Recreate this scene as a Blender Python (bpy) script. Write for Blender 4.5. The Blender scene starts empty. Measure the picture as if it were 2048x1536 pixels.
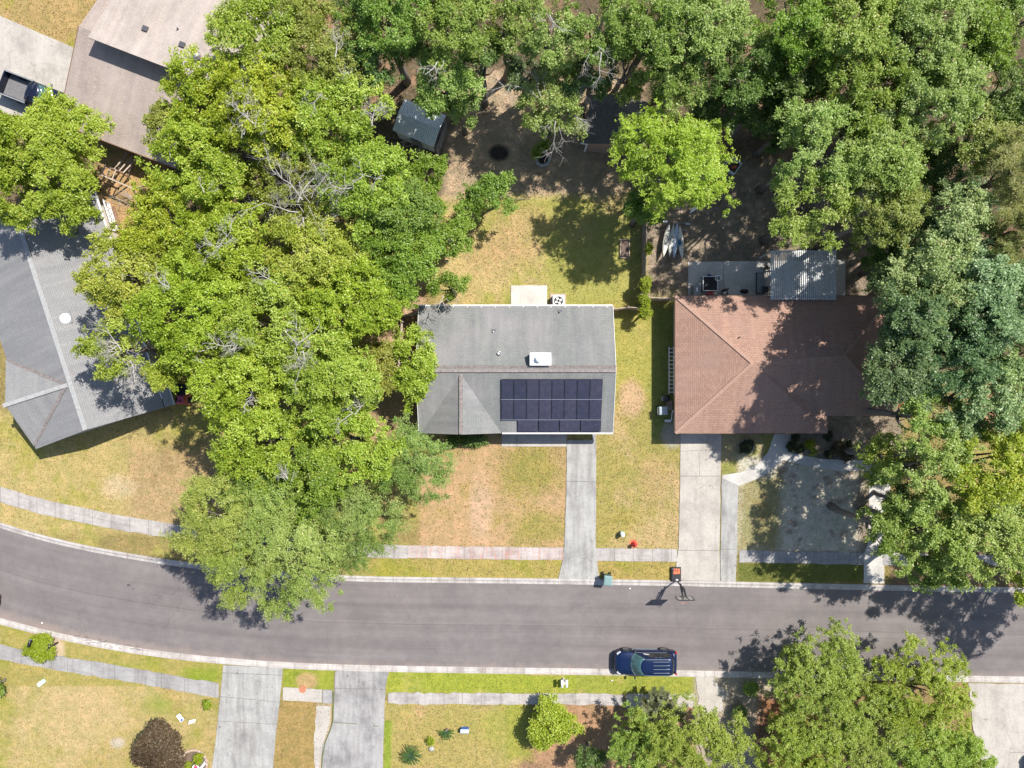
import bpy, math, random
import numpy as np
from mathutils import Vector

# ------------------------------------------------------------------ camera, light, exposure
S = bpy.context.scene
COL = S.collection
H = 57.0                                  # drone height; 25 px of the 2048 px photo = 1 m on the ground
cam = bpy.data.cameras.new("camera"); camo = bpy.data.objects.new("camera", cam); COL.objects.link(camo)
camo.location = (0, 0, H); camo.rotation_euler = (0, 0, 0)
cam.sensor_width = 36; cam.lens = 36 * H / 81.92
cam.clip_start = 0.5; cam.clip_end = 3000
S.camera = camo
SUNV = Vector((0.552, 0.416, 1.0)).normalized()
world = bpy.data.worlds.new("World"); S.world = world; world.use_nodes = True
wn = world.node_tree.nodes; wl = world.node_tree.links; wn.clear()
sky = wn.new('ShaderNodeTexSky'); sky.sky_type = 'NISHITA'; sky.sun_disc = False
sky.sun_elevation = math.asin(SUNV.z); sky.sun_rotation = math.atan2(SUNV.x, SUNV.y)
bg = wn.new('ShaderNodeBackground'); bg.inputs[1].default_value = 0.112
wo = wn.new('ShaderNodeOutputWorld')
wl.new(sky.outputs[0], bg.inputs[0]); wl.new(bg.outputs[0], wo.inputs[0])
sun = bpy.data.lights.new("sun", 'SUN'); sun.energy = 5.0; sun.angle = math.radians(0.53); sun.color = (1.0, 0.95, 0.87)
suno = bpy.data.objects.new("sun", sun); COL.objects.link(suno)
suno.rotation_euler = SUNV.to_track_quat('Z', 'Y').to_euler(); suno.location = (30, 25, 60)
S.view_settings.view_transform = 'Standard'; S.view_settings.look = 'None'
S.view_settings.exposure = 0.64; S.view_settings.gamma = 1.0
S.render.engine = 'CYCLES'
S.cycles.max_bounces = 6; S.cycles.diffuse_bounces = 3; S.cycles.transmission_bounces = 3
S.cycles.transparent_max_bounces = 4

def P(px, py, h=0.0):
    k = (H - h) / H / 25.0
    return Vector(((px - 1024) * k, (768 - py) * k, h))

# ------------------------------------------------------------------ materials
MATS = {}
def newmat(name):
    m = bpy.data.materials.new(name); m.use_nodes = True
    nt = m.node_tree; b = nt.nodes['Principled BSDF']
    MATS[name] = m
    return m, nt, b
def N(nt, t, **kw):
    n = nt.nodes.new(t)
    for k, v in kw.items(): setattr(n, k, v)
    return n
def ramp(nt, fac, stops):
    r = N(nt, 'ShaderNodeValToRGB'); e = r.color_ramp.elements
    while len(e) < len(stops): e.new(0.5)
    for i, (p, c) in enumerate(stops):
        e[i].position = p; e[i].color = (*c, 1) if len(c) == 3 else c
    nt.links.new(fac, r.inputs[0]); return r.outputs[0]
def noise(nt, vec, scale, detail=3, rough=.6):
    n = N(nt, 'ShaderNodeTexNoise'); n.inputs['Scale'].default_value = scale
    n.inputs['Detail'].default_value = detail; n.inputs['Roughness'].default_value = rough
    nt.links.new(vec, n.inputs['Vector']); return n.outputs['Fac']
def mixc(nt, mode, fac, a, b):
    m = N(nt, 'ShaderNodeMix', data_type='RGBA', blend_type=mode)
    for s, v in ((m.inputs[0], fac), (m.inputs[6], a), (m.inputs[7], b)):
        if hasattr(v, 'is_linked') or isinstance(v, bpy.types.NodeSocket): nt.links.new(v, s)
        elif isinstance(v, (int, float)): s.default_value = v
        else: s.default_value = (*v, 1)
    return m.outputs[2]
def mapping(nt, vec, scale):
    m = N(nt, 'ShaderNodeMapping'); m.inputs['Scale'].default_value = scale
    nt.links.new(vec, m.inputs['Vector']); return m.outputs[0]
def bump(nt, b, fac, strength, dist=.02):
    bp = N(nt, 'ShaderNodeBump'); bp.inputs['Strength'].default_value = strength
    bp.inputs['Distance'].default_value = dist
    nt.links.new(fac, bp.inputs['Height']); nt.links.new(bp.outputs[0], b.inputs['Normal'])
def coords(nt):
    g = N(nt, 'ShaderNodeNewGeometry'); return g.outputs['Position']
def uvc(nt):
    t = N(nt, 'ShaderNodeUVMap'); t.uv_map = 'UVMap'; return t.outputs[0]
def var(c, f): return tuple(min(1, x * f) for x in c)

def plain(name, c, rough=.6, metal=0.0, dirt=.25, scale=6, coat=0.0, spec=.5):
    m, nt, b = newmat(name)
    v = coords(nt); f = noise(nt, v, scale, 4)
    b.inputs['Roughness'].default_value = rough; b.inputs['Metallic'].default_value = metal
    b.inputs['Coat Weight'].default_value = coat; b.inputs['Specular IOR Level'].default_value = spec
    nt.links.new(ramp(nt, f, [(.3, var(c, 1 - dirt)), (.7, var(c, 1 + dirt * .5))]), b.inputs['Base Color'])
    return m

def shingle(name, c1, c2, mortar, stain, row=.143):
    m, nt, b = newmat(name)
    uv = uvc(nt); pos = coords(nt)
    br = N(nt, 'ShaderNodeTexBrick'); nt.links.new(uv, br.inputs['Vector'])
    br.inputs['Color1'].default_value = (*c1, 1); br.inputs['Color2'].default_value = (*c2, 1)
    br.inputs['Mortar'].default_value = (*mortar, 1)
    br.inputs['Scale'].default_value = 1; br.inputs['Mortar Size'].default_value = .014
    br.inputs['Mortar Smooth'].default_value = .6; br.inputs['Bias'].default_value = 0
    br.inputs['Brick Width'].default_value = .30; br.inputs['Row Height'].default_value = row
    big = noise(nt, pos, .35, 4); fine = noise(nt, pos, 16, 2, .8)
    st = noise(nt, mapping(nt, uv, (1.6, .18, 1)), 1, 4)
    c = mixc(nt, 'MIX', ramp(nt, big, [(.42, (0, 0, 0)), (.68, (.75,) * 3)]), br.outputs['Color'], stain)
    c = mixc(nt, 'MULTIPLY', 1.0, c, ramp(nt, st, [(.3, (.84, .84, .86)), (.65, (1.06, 1.05, 1.03))]))
    c = mixc(nt, 'MULTIPLY', 1.0, c, ramp(nt, fine, [(.3, (.80,) * 3), (.7, (1.16,) * 3)]))
    nt.links.new(c, b.inputs['Base Color']); b.inputs['Roughness'].default_value = .9
    b.inputs['Specular IOR Level'].default_value = .25
    bump(nt, b, br.outputs['Fac'], -.4, .02)
    return m

def concrete(name, c, dark, joint=0.0, rust=None, red=0.0, streak=1.0):
    m, nt, b = newmat(name)
    uv = uvc(nt); pos = coords(nt)
    f1 = noise(nt, pos, .55, 5, .65); f2 = noise(nt, pos, 9, 4, .75)
    c0 = ramp(nt, f1, [(.34, dark), (.52, c), (.75, var(c, 1.12))])
    c0 = mixc(nt, 'MULTIPLY', 1.0, c0, ramp(nt, f2, [(.3, (.82,) * 3), (.7, (1.1,) * 3)]))
    f4 = noise(nt, mapping(nt, uv, (.5, 3.5, 1)), 1.1, 4)
    c0 = mixc(nt, 'MULTIPLY', streak, c0, ramp(nt, f4, [(.35, (.88, .87, .87)), (.6, (1.04,) * 3)]))
    f5 = noise(nt, mapping(nt, pos, (1.5, .16, 1)), 1.0, 4)
    c0 = mixc(nt, 'MULTIPLY', streak, c0, ramp(nt, f5, [(.36, (.80, .79, .785)), (.52, (1, 1, 1))]))
    f6 = noise(nt, pos, 1.7, 2); c0 = mixc(nt, 'MULTIPLY', 1.0, c0, ramp(nt, f6, [(.22, (.55, .53, .5)), (.31, (1, 1, 1))]))
    if rust:
        f3 = noise(nt, mapping(nt, uv, (4.5, .7, 1)), 1, 4)
        c0 = mixc(nt, 'MIX', ramp(nt, f3, [(.5, (0, 0, 0)), (.72, (red,) * 3)]), c0, rust)
    vo = N(nt, 'ShaderNodeTexVoronoi', feature='DISTANCE_TO_EDGE'); vo.inputs['Scale'].default_value = .2
    wp = N(nt, 'ShaderNodeVectorMath', operation='ADD')
    nz = N(nt, 'ShaderNodeTexNoise'); nz.inputs['Scale'].default_value = 1.3; nz.inputs['Detail'].default_value = 4
    nt.links.new(pos, nz.inputs['Vector']); nt.links.new(nz.outputs['Color'], wp.inputs[0]); nt.links.new(pos, wp.inputs[1])
    nt.links.new(wp.outputs[0], vo.inputs['Vector'])
    mk = ramp(nt, noise(nt, pos, .22, 2), [(.50, (0, 0, 0)), (.60, (.8,) * 3)])
    c0 = mixc(nt, 'MULTIPLY', mk, c0, ramp(nt, vo.outputs['Distance'], [(0, (.62, .61, .57)), (.006, (1,) * 3)]))
    if joint:
        sx = N(nt, 'ShaderNodeSeparateXYZ'); nt.links.new(uv, sx.inputs[0])
        md = N(nt, 'ShaderNodeMath', operation='PINGPONG'); md.inputs[1].default_value = joint / 2
        nt.links.new(sx.outputs[0], md.inputs[0])
        c0 = mixc(nt, 'MULTIPLY', 1.0, c0, ramp(nt, md.outputs[0], [(0, (.45, .44, .42)), (.028, (1,) * 3)]))
    nt.links.new(c0, b.inputs['Base Color']); b.inputs['Roughness'].default_value = .85
    b.inputs['Specular IOR Level'].default_value = .3
    bump(nt, b, f2, .25, .02)
    return m

shingle('shingle_grey', (.200, .208, .201), (.175, .183, .179), (.135, .138, .14), (.235, .222, .228))
shingle('shingle_grey2', (.25, .25, .25), (.225, .225, .227), (.15, .15, .155), (.215, .21, .215))
shingle('shingle_brown', (.375, .235, .180), (.31, .19, .145), (.18, .11, .085), (.31, .205, .165))
shingle('shingle_tan', (.35, .29, .255), (.30, .25, .22), (.21, .17, .155), (.39, .33, .30))
shingle('shingle_tan_sunlit', (.36, .315, .28), (.325, .28, .25), (.27, .225, .20), (.42, .365, .335))  # paler copy of the tan shingle; sun-facing brightness is put into the colour
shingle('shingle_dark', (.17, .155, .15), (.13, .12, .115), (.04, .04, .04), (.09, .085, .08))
plain('ridge_rust', (.215, .185, .175), .9, dirt=.4, scale=5)
plain('ridge_grey', (.31, .31, .31), .9, dirt=.2, scale=5)
plain('ridge_brown', (.37, .235, .18), .9, dirt=.25, scale=9)
concrete('concrete_drive', (.33, .325, .31), (.25, .245, .238))
concrete('concrete_drive_b', (.30, .29, .285), (.20, .193, .192))
concrete('concrete_light', (.39, .362, .325), (.31, .285, .255), streak=.45)
concrete('concrete_pad', (.50, .47, .43), (.40, .375, .345), streak=.05)
concrete('concrete_path', (.46, .44, .41), (.37, .35, .325), streak=.2)
concrete('concrete_walk', (.37, .345, .325), (.27, .25, .24), 1.52)
concrete('concrete_walk_red', (.42, .37, .35), (.33, .27, .25), 1.52, (.42, .20, .14), .8)
concrete('concrete_walk_grey', (.30, .29, .285), (.235, .23, .228), 1.9)
concrete('kerb', (.43, .405, .385), (.33, .30, .28), 3.05, (.30, .22, .18), .5)
plain('joint_dark', (.10, .10, .085), .9, dirt=.3)
plain('joint_green', (.10, .13, .04), .9, dirt=.4)
plain('white_paint', (.72, .71, .69), .55, dirt=.12)
plain('white_chimney', (.80, .80, .78), .6, dirt=.05)
plain('wall_siding', (.50, .46, .40), .7, dirt=.1)
plain('wall_brick', (.36, .24, .19), .85, dirt=.35, scale=14)
plain('dark_void', (.02, .02, .022), .8)
plain('panel_frame', (.045, .045, .05), .4, .6)
plain('aluminium', (.55, .55, .56), .35, .8, dirt=.15)
plain('galvanised', (.74, .79, .80), .5, .0, dirt=.2)
plain('black_plastic', (.025, .025, .028), .45)
plain('black_metal', (.03, .03, .035), .4, .3)
plain('black_tyre', (.022, .022, .022), .85)
plain('dark_grey', (.07, .07, .08), .6)
plain('mid_grey', (.22, .23, .24), .6)
plain('bin_green', (.16, .25, .245), .5, dirt=.1)
plain('bin_dark_green', (.035, .07, .05), .55)
plain('bin_grey', (.30, .36, .38), .5, dirt=.1)
plain('pale_green', (.45, .60, .52), .5, dirt=.1)
plain('red_paint', (.42, .025, .03), .45, dirt=.1)
plain('orange_paint', (.55, .13, .05), .5, dirt=.1)
plain('pink_paint', (.55, .12, .28), .5)
plain('blue_plastic', (.05, .14, .45), .4)
plain('pale_blue', (.45, .55, .75), .4)
plain('blue_tarp', (.04, .16, .26), .5, dirt=.5, scale=9)
plain('manhole_rust', (.42, .17, .09), .85, dirt=.25, scale=9)
plain('wood_grey', (.28, .25, .23), .85, dirt=.35, scale=7)
plain('wood_brown', (.22, .13, .085), .8, dirt=.35, scale=8)
plain('wood_pale', (.42, .34, .27), .8, dirt=.3, scale=8)
plain('deck_white', (.55, .56, .56), .7, dirt=.35, scale=9)
plain('stone_pale', (.36, .35, .33), .85, dirt=.3, scale=10)
plain('brick_edge', (.42, .32, .28), .85, dirt=.25, scale=10)
plain('mulch', (.14, .10, .08), .95, dirt=.5, scale=16)
plain('kayak_grey', (.50, .50, .47), .5, dirt=.4, scale=5)
plain('kayak_blue', (.42, .50, .60), .5, dirt=.35, scale=5)
plain('kayak_tan', (.62, .59, .52), .5, dirt=.35, scale=5)
plain('bark', (.17, .15, .13), .95, dirt=.4, scale=9)
plain('dead_wood', (.37, .345, .32), .9, dirt=.3, scale=9)
plain('dead_dark', (.12, .11, .11), .9, dirt=.3, scale=9)
plain('car_blue', (.006, .017, .062), .28, .3, dirt=.05, coat=.35)
plain('car_navy', (.010, .014, .032), .25, .3, dirt=.05, coat=.3)
plain('car_black', (.018, .018, .025), .22, .3, dirt=.05, coat=.6)
plain('car_trim', (.50, .52, .55), .25, .8, dirt=.1)
plain('glass', (.055, .12, .125), .08, 0, dirt=.3, scale=2, spec=.6)
plain('glass_dark', (.012, .014, .016), .08, 0, dirt=.2, spec=.8)
plain('lamp_glass', (.60, .62, .62), .15, .2)
plain('tail_red', (.45, .02, .03), .2)
plain('bed_liner', (.17, .165, .17), .7, dirt=.2)
plain('flower_red', (.55, .03, .12), .6)

m, nt, b = newmat('panel_cell'); tc = N(nt, 'ShaderNodeTexCoord')
br = N(nt, 'ShaderNodeTexBrick'); nt.links.new(tc.outputs['Object'], br.inputs['Vector']); br.offset = 0; br.inputs['Scale'].default_value = 1
br.inputs['Brick Width'].default_value = .158; br.inputs['Row Height'].default_value = .158; br.inputs['Mortar Size'].default_value = .004
br.inputs['Color1'].default_value = (.034, .036, .060, 1); br.inputs['Color2'].default_value = (.028, .030, .052, 1); br.inputs['Mortar'].default_value = (.07, .072, .09, 1)
oi = N(nt, 'ShaderNodeObjectInfo'); cpm = ramp(nt, oi.outputs['Random'], [(0, (.85, .85, .88)), (1, (1.25, 1.15, 1.12))])
nt.links.new(mixc(nt, 'MULTIPLY', 1.0, mixc(nt, 'MULTIPLY', 1.0, br.outputs['Color'], cpm), ramp(nt, noise(nt, coords(nt), 2.5, 4), [(.3, (.85,) * 3), (.7, (1.25, 1.2, 1.15))])), b.inputs['Base Color'])
b.inputs['Roughness'].default_value = .2; b.inputs['Coat Weight'].default_value = .3

m, nt, b = newmat('leaf')
at = N(nt, 'ShaderNodeAttribute'); at.attribute_name = 'tint'
b.inputs['Roughness'].default_value = .42; b.inputs['Specular IOR Level'].default_value = .42
nt.links.new(at.outputs['Color'], b.inputs['Base Color'])
tr = N(nt, 'ShaderNodeBsdfTranslucent')
hs = N(nt, 'ShaderNodeHueSaturation'); hs.inputs['Saturation'].default_value = 1.1; hs.inputs['Value'].default_value = 1.25
nt.links.new(at.outputs['Color'], hs.inputs['Color']); nt.links.new(hs.outputs[0], tr.inputs['Color'])
mx = N(nt, 'ShaderNodeMixShader'); mx.inputs[0].default_value = .42
nt.links.new(b.outputs[0], mx.inputs[1]); nt.links.new(tr.outputs[0], mx.inputs[2])
nt.links.new(mx.outputs[0], nt.nodes['Material Output'].inputs['Surface'])

m, nt, b = newmat('ground_mat')
at = N(nt, 'ShaderNodeAttribute'); at.attribute_name = 'gcol'
pos = coords(nt)
f0 = noise(nt, pos, 3.6, 4, .75); f1 = noise(nt, pos, 1.3, 5, .7); f2 = noise(nt, pos, 14, 4, .8); f3 = noise(nt, mapping(nt, pos, (1, .35, 1)), 22, 3, .8)
c = mixc(nt, 'MULTIPLY', 1.0, at.outputs['Color'], ramp(nt, f1, [(.3, (.80, .86, .80)), (.7, (1.16, 1.10, 1.14))]))
c = mixc(nt, 'MULTIPLY', 1.0, c, ramp(nt, f0, [(.32, (.80, .84, .76)), (.68, (1.17, 1.12, 1.18))]))
c = mixc(nt, 'MULTIPLY', 1.0, c, ramp(nt, f2, [(.28, (.58, .62, .55)), (.72, (1.34, 1.30, 1.36))]))
c = mixc(nt, 'MULTIPLY', 1.0, c, ramp(nt, f3, [(.3, (.84, .86, .82)), (.7, (1.13,) * 3)]))
nt.links.new(c, b.inputs['Base Color']); b.inputs['Roughness'].default_value = .95; b.inputs['Specular IOR Level'].default_value = .1
bump(nt, b, f2, .9, .06)

m, nt, b = newmat('asphalt')
uv = uvc(nt); pos = coords(nt)
fa = noise(nt, pos, 40, 3, .8); fb = noise(nt, pos, .25, 4)
fs = noise(nt, mapping(nt, uv, (.045, 1.1, 1)), 1.6, 5, .6)
c = ramp(nt, fs, [(.30, (.140, .127, .124)), (.70, (.170, .155, .151))])
c = mixc(nt, 'MULTIPLY', 1.0, c, ramp(nt, fb, [(.35, (.92, .90, .91)), (.65, (1.1, 1.08, 1.08))]))
c = mixc(nt, 'MULTIPLY', 1.0, c, ramp(nt, fa, [(.3, (.82,) * 3), (.7, (1.18,) * 3)]))
sx = N(nt, 'ShaderNodeSeparateXYZ'); nt.links.new(uv, sx.inputs[0])
nw = noise(nt, mapping(nt, uv, (.25, 0, 1)), 1, 3)
ad = N(nt, 'ShaderNodeMath', operation='MULTIPLY_ADD'); ad.inputs[1].default_value = .25; nt.links.new(nw, ad.inputs[0]); nt.links.new(sx.outputs[1], ad.inputs[2])
def line_at(center, width, col, blend='MULTIPLY'):
    global c
    s = N(nt, 'ShaderNodeMath', operation='SUBTRACT'); nt.links.new(ad.outputs[0], s.inputs[0]); s.inputs[1].default_value = center + .125
    a = N(nt, 'ShaderNodeMath', operation='ABSOLUTE'); nt.links.new(s.outputs[0], a.inputs[0])
    d = N(nt, 'ShaderNodeMath', operation='DIVIDE'); nt.links.new(a.outputs[0], d.inputs[0]); d.inputs[1].default_value = width
    c = mixc(nt, 'MULTIPLY', 1.0, c, ramp(nt, d.outputs[0], [(0, col), (1, (1, 1, 1))]))
line_at(3.35, .10, (.86, .85, .85)); line_at(3.28, .05, (1.13, 1.12, 1.1)); line_at(1.9, .35, (.90, .90, .90)); line_at(5.0, .5, (.90, .89, .90))
vo = N(nt, 'ShaderNodeTexVoronoi', feature='DISTANCE_TO_EDGE'); vo.inputs['Scale'].default_value = .11
nz = N(nt, 'ShaderNodeTexNoise'); nz.inputs['Scale'].default_value = 1.1; nz.inputs['Detail'].default_value = 5
wp_ = N(nt, 'ShaderNodeVectorMath', operation='ADD'); nt.links.new(pos, nz.inputs['Vector']); nt.links.new(nz.outputs['Color'], wp_.inputs[0]); nt.links.new(pos, wp_.inputs[1]); nt.links.new(wp_.outputs[0], vo.inputs['Vector'])
c = mixc(nt, 'MULTIPLY', ramp(nt, noise(nt, pos, .15, 2), [(.45, (0, 0, 0)), (.55, (.6,) * 3)]), c, ramp(nt, vo.outputs['Distance'], [(0, (.66,) * 3), (.004, (1,) * 3)]))
c = mixc(nt, 'MULTIPLY', 1.0, c, ramp(nt, noise(nt, pos, 1.4, 2), [(.20, (.74,) * 3), (.28, (1, 1, 1))]))
c = mixc(nt, 'MULTIPLY', 1.0, c, ramp(nt, noise(nt, pos, 1.0, 6, .75), [(.3, (.93,) * 3), (.7, (1.07,) * 3)]))
# dusty edge along the lower kerb
ed = N(nt, 'ShaderNodeMath', operation='MULTIPLY_ADD'); ed.inputs[1].default_value = 1.6
nt.links.new(noise(nt, pos, .9, 5, .7), ed.inputs[0]); nt.links.new(sx.outputs[1], ed.inputs[2])
c = mixc(nt, 'MIX', ramp(nt, ed.outputs[0], [(.0, (0, 0, 0)), (.0, (0, 0, 0)), (1, (0, 0, 0))]), c, (.3, .22, .17))
fe = N(nt, 'ShaderNodeMapRange'); fe.inputs[1].default_value = 7.1; fe.inputs[2].default_value = 7.95
nt.links.new(ed.outputs[0], fe.inputs[0])
c = mixc(nt, 'MIX', ramp(nt, fe.outputs[0], [(0, (0, 0, 0)), (1, (.6,) * 3)]), c, (.29, .225, .19))
nt.links.new(c, b.inputs['Base Color']); b.inputs['Roughness'].default_value = .92; b.inputs['Specular IOR Level'].default_value = .25
bump(nt, b, fa, .5, .01)
def M(n): return MATS[n]

# ------------------------------------------------------------------ mesh helpers
def setp(o, label=None, cat=None, group=None, kind=None):
    if label: o['label'] = label
    if cat: o['category'] = cat
    if group: o['group'] = group
    if kind: o['kind'] = kind
def thing(name, label, cat, loc, rz=0.0, group=None):
    o = bpy.data.objects.new(name, None); COL.objects.link(o)
    o.empty_display_size = .3; o.location = loc; o.rotation_euler = (0, 0, rz)
    setp(o, label, cat, group); return o

class MB:
    def __init__(s): s.v = []; s.f = []
    def add(s, vs, fs):
        n = len(s.v); s.v += [tuple(x) for x in vs]; s.f += [tuple(i + n for i in f) for f in fs]; return s
    def box(s, c, d, rz=0.0, taper=1.0, ry=0.0, rx=0.0):
        x, y, z = d[0] / 2, d[1] / 2, d[2] / 2; vs = []
        for k in (-1, 1):
            t = taper if k > 0 else 1
            for (a, bb) in ((-1, -1), (1, -1), (1, 1), (-1, 1)):
                vx, vy, vz = a * x * t, bb * y * t, k * z
                if ry: vx, vz = vx * math.cos(ry) + vz * math.sin(ry), -vx * math.sin(ry) + vz * math.cos(ry)
                if rx: vy, vz = vy * math.cos(rx) - vz * math.sin(rx), vy * math.sin(rx) + vz * math.cos(rx)
                vs.append((c[0] + vx * math.cos(rz) - vy * math.sin(rz), c[1] + vx * math.sin(rz) + vy * math.cos(rz), c[2] + vz))
        return s.add(vs, [(0, 3, 2, 1), (4, 5, 6, 7), (0, 1, 5, 4), (1, 2, 6, 5), (2, 3, 7, 6), (3, 0, 4, 7)])
    def bar(s, a, b, w, t=None):
        a = Vector(a); b = Vector(b); t = t or w; d = (b - a).normalized()
        u = d.cross(Vector((0, 0, 1)));  u = Vector((1, 0, 0)) if u.length < 1e-3 else u.normalized()
        q = u.cross(d).normalized(); vs = []
        for p in (a, b):
            for (i, j) in ((-1, -1), (1, -1), (1, 1), (-1, 1)): vs.append(p + u * i * w / 2 + q * j * t / 2)
        return s.add(vs, [(0, 3, 2, 1), (4, 5, 6, 7), (0, 1, 5, 4), (1, 2, 6, 5), (2, 3, 7, 6), (3, 0, 4, 7)])
    def tube(s, pts, rad, n=6, caps=True):
        pts = [Vector(p) for p in pts]
        if not hasattr(rad, '__len__'): rad = [rad] * len(pts)
        vs = []; fs = []
        for i, p in enumerate(pts):
            d = (pts[min(i + 1, len(pts) - 1)] - pts[max(i - 1, 0)]).normalized()
            u = d.cross(Vector((.13, .21, 1)));  u = Vector((1, 0, 0)) if u.length < 1e-3 else u.normalized()
            q = d.cross(u)
            for k in range(n):
                a = 2 * math.pi * k / n; vs.append(p + (u * math.cos(a) + q * math.sin(a)) * rad[i])
        for i in range(len(pts) - 1):
            for k in range(n):
                a = i * n + k; b2 = i * n + (k + 1) % n; fs.append((a, b2, b2 + n, a + n))
        if caps: fs += [tuple(range(n - 1, -1, -1)), tuple(range((len(pts) - 1) * n, len(pts) * n))]
        return s.add(vs, fs)
    def lathe(s, prof, n=16, c=(0, 0, 0), sx=1, sy=1):
        vs = []; fs = []
        for (r, z) in prof:
            for k in range(n):
                a = 2 * math.pi * k / n; vs.append((c[0] + r * math.cos(a) * sx, c[1] + r * math.sin(a) * sy, c[2] + z))
        for i in range(len(prof) - 1):
            for k in range(n):
                a = i * n + k; b2 = i * n + (k + 1) % n; fs.append((a, b2, b2 + n, a + n))
        fs += [tuple(range(n - 1, -1, -1)), tuple(range((len(prof) - 1) * n, len(prof) * n))]
        return s.add(vs, fs)
    def prism(s, poly, z0, z1):
        n = len(poly); ar = sum(poly[i][0] * poly[(i + 1) % n][1] - poly[(i + 1) % n][0] * poly[i][1] for i in range(n))
        if ar < 0: poly = poly[::-1]
        vs = [(p[0], p[1], z0) for p in poly] + [(p[0], p[1], z1) for p in poly]
        return s.add(vs, [tuple(range(n - 1, -1, -1)), tuple(range(n, 2 * n))] + [(i, (i + 1) % n, n + (i + 1) % n, n + i) for i in range(n)])
    def loft(s, rings):
        n = len(rings[0]); vs = [p for r in rings for p in r]; fs = []
        for i in range(len(rings) - 1):
            for k in range(n):
                a = i * n + k; b2 = i * n + (k + 1) % n; fs.append((a, b2, b2 + n, a + n))
        fs += [tuple(range(n - 1, -1, -1)), tuple(range((len(rings) - 1) * n, len(rings) * n))]
        return s.add(vs, fs)
    def build(s, name, mat, parent=None, smooth=False, bevel=0.0, uv=None):
        me = bpy.data.meshes.new(name); me.from_pydata([tuple(v) for v in s.v], [], s.f); me.update()
        me.materials.append(M(mat) if isinstance(mat, str) else mat)
        if uv:
            ul = me.uv_layers.new(name='UVMap')
            for lp in me.loops:
                ul.data[lp.index].uv = uv(me.vertices[lp.vertex_index].co)
        if smooth:
            for p in me.polygons: p.use_smooth = True
        o = bpy.data.objects.new(name, me); COL.objects.link(o)
        if parent: o.parent = parent
        if bevel:
            md = o.modifiers.new('bevel', 'BEVEL'); md.width = bevel; md.segments = 2; md.limit_method = 'ANGLE'
        return o

def pieces(mb, name, mat, parent, **kw):
    """every separate piece of mb becomes an object of its own with the same name"""
    par = list(range(len(mb.v)))
    def fd(i):
        while par[i] != i: par[i] = par[par[i]]; i = par[i]
        return i
    for f in mb.f:
        for i in f[1:]: par[fd(i)] = fd(f[0])
    grp = {}
    for f in mb.f: grp.setdefault(fd(f[0]), []).append(f)
    for fl in grp.values():
        ix = sorted({i for f in fl for i in f}); mp = {j: n for n, j in enumerate(ix)}
        MB().add([mb.v[j] for j in ix], [tuple(mp[i] for i in f) for f in fl]).build(name, mat, parent, **kw)

def roof_obj(name, faces, thick, mat, parent):
    """faces: planar top polygons; closed downwards by `thick`; shingle UVs follow each slope"""
    idx = {}; vs = []; F = []
    def vid(p):
        k = (round(p[0], 4), round(p[1], 4), round(p[2], 4))
        if k not in idx: idx[k] = len(vs); vs.append(Vector(p))
        return idx[k]
    for f in faces:
        n = Vector((0, 0, 0))
        for i in range(len(f)): n += Vector(f[i]).cross(Vector(f[(i + 1) % len(f)]))
        if n.z < 0: f = f[::-1]
        F.append([vid(p) for p in f])
    edges = {}
    for f in F:
        for i in range(len(f)):
            a, b2 = f[i], f[(i + 1) % len(f)]; edges.setdefault((min(a, b2), max(a, b2)), []).append((a, b2))
    n = len(vs); V = vs + [v - Vector((0, 0, thick)) for v in vs]
    G = [tuple(f) for f in F] + [tuple(i + n for i in f[::-1]) for f in F]
    for e, l in edges.items():
        if len(l) == 1: a, b2 = l[0]; G.append((b2, a, a + n, b2 + n))
    me = bpy.data.meshes.new(name); me.from_pydata([tuple(v) for v in V], [], G); me.update()
    me.materials.append(M(mat)); ul = me.uv_layers.new(name='UVMap')
    for p in me.polygons:
        nn = p.normal; u = Vector((0, 0, 1)).cross(nn)
        u = Vector((1, 0, 0)) if u.length < .05 else u.normalized(); w = nn.cross(u)
        for li in p.loop_indices:
            co = me.vertices[me.loops[li].vertex_index].co; ul.data[li].uv = (co.dot(u), co.dot(w))
    o = bpy.data.objects.new(name, me); COL.objects.link(o); o.parent = parent
    return o

def vnoise(x, y, seed, z=0):
    r = np.random.RandomState(seed); out = 0
    for k in range(6):
        a, b2, c2, p = r.uniform(-1, 1), r.uniform(-1, 1), r.uniform(-1, 1), r.uniform(0, 6.28)
        out = out + np.sin(a * 2.2 * x + b2 * 2.2 * y + c2 * 2.2 * z + p + 1.3 * np.sin(b2 * 1.7 * x - a * 1.9 * y + p))
    return out / 6

# ------------------------------------------------------------------ ground
def fbm(x, y, seed, octs=((.12, 1), (.35, .6), (1.0, .4), (2.6, .3))):
    t = 0; s = 0
    for i, (f, a) in enumerate(octs):
        t = t + a * vnoise(x * f * 2, y * f * 2, seed + i * 7); s += a
    return t / s * 2.2
fx = np.arange(-46, 46.01, .17); fy = np.arange(-36, 36.01, .17)
gx = np.concatenate([[-900, -300, -120, -70], fx, [70, 120, 300, 900]]); gy = np.concatenate([[-900, -300, -120, -60], fy, [60, 120, 300, 900]])
GX, GY = np.meshgrid(gx, gy); PX = 1024 + GX * 25; PY = 768 - GY * 25
w1 = fbm(GX, GY, 3); w2 = fbm(GX, GY, 19); w3 = fbm(GX, GY, 41)
w4 = fbm(GX, GY, 88, ((.8, 1), (2.0, .9), (4.2, .8)))
gc = np.zeros(GX.shape + (3,)); gc[:] = (.17, .13, .09)
def blend(mask, col):
    global gc
    m_ = np.clip(mask, 0, 1)[..., None]; gc = gc * (1 - m_) + np.array(col) * m_
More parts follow.
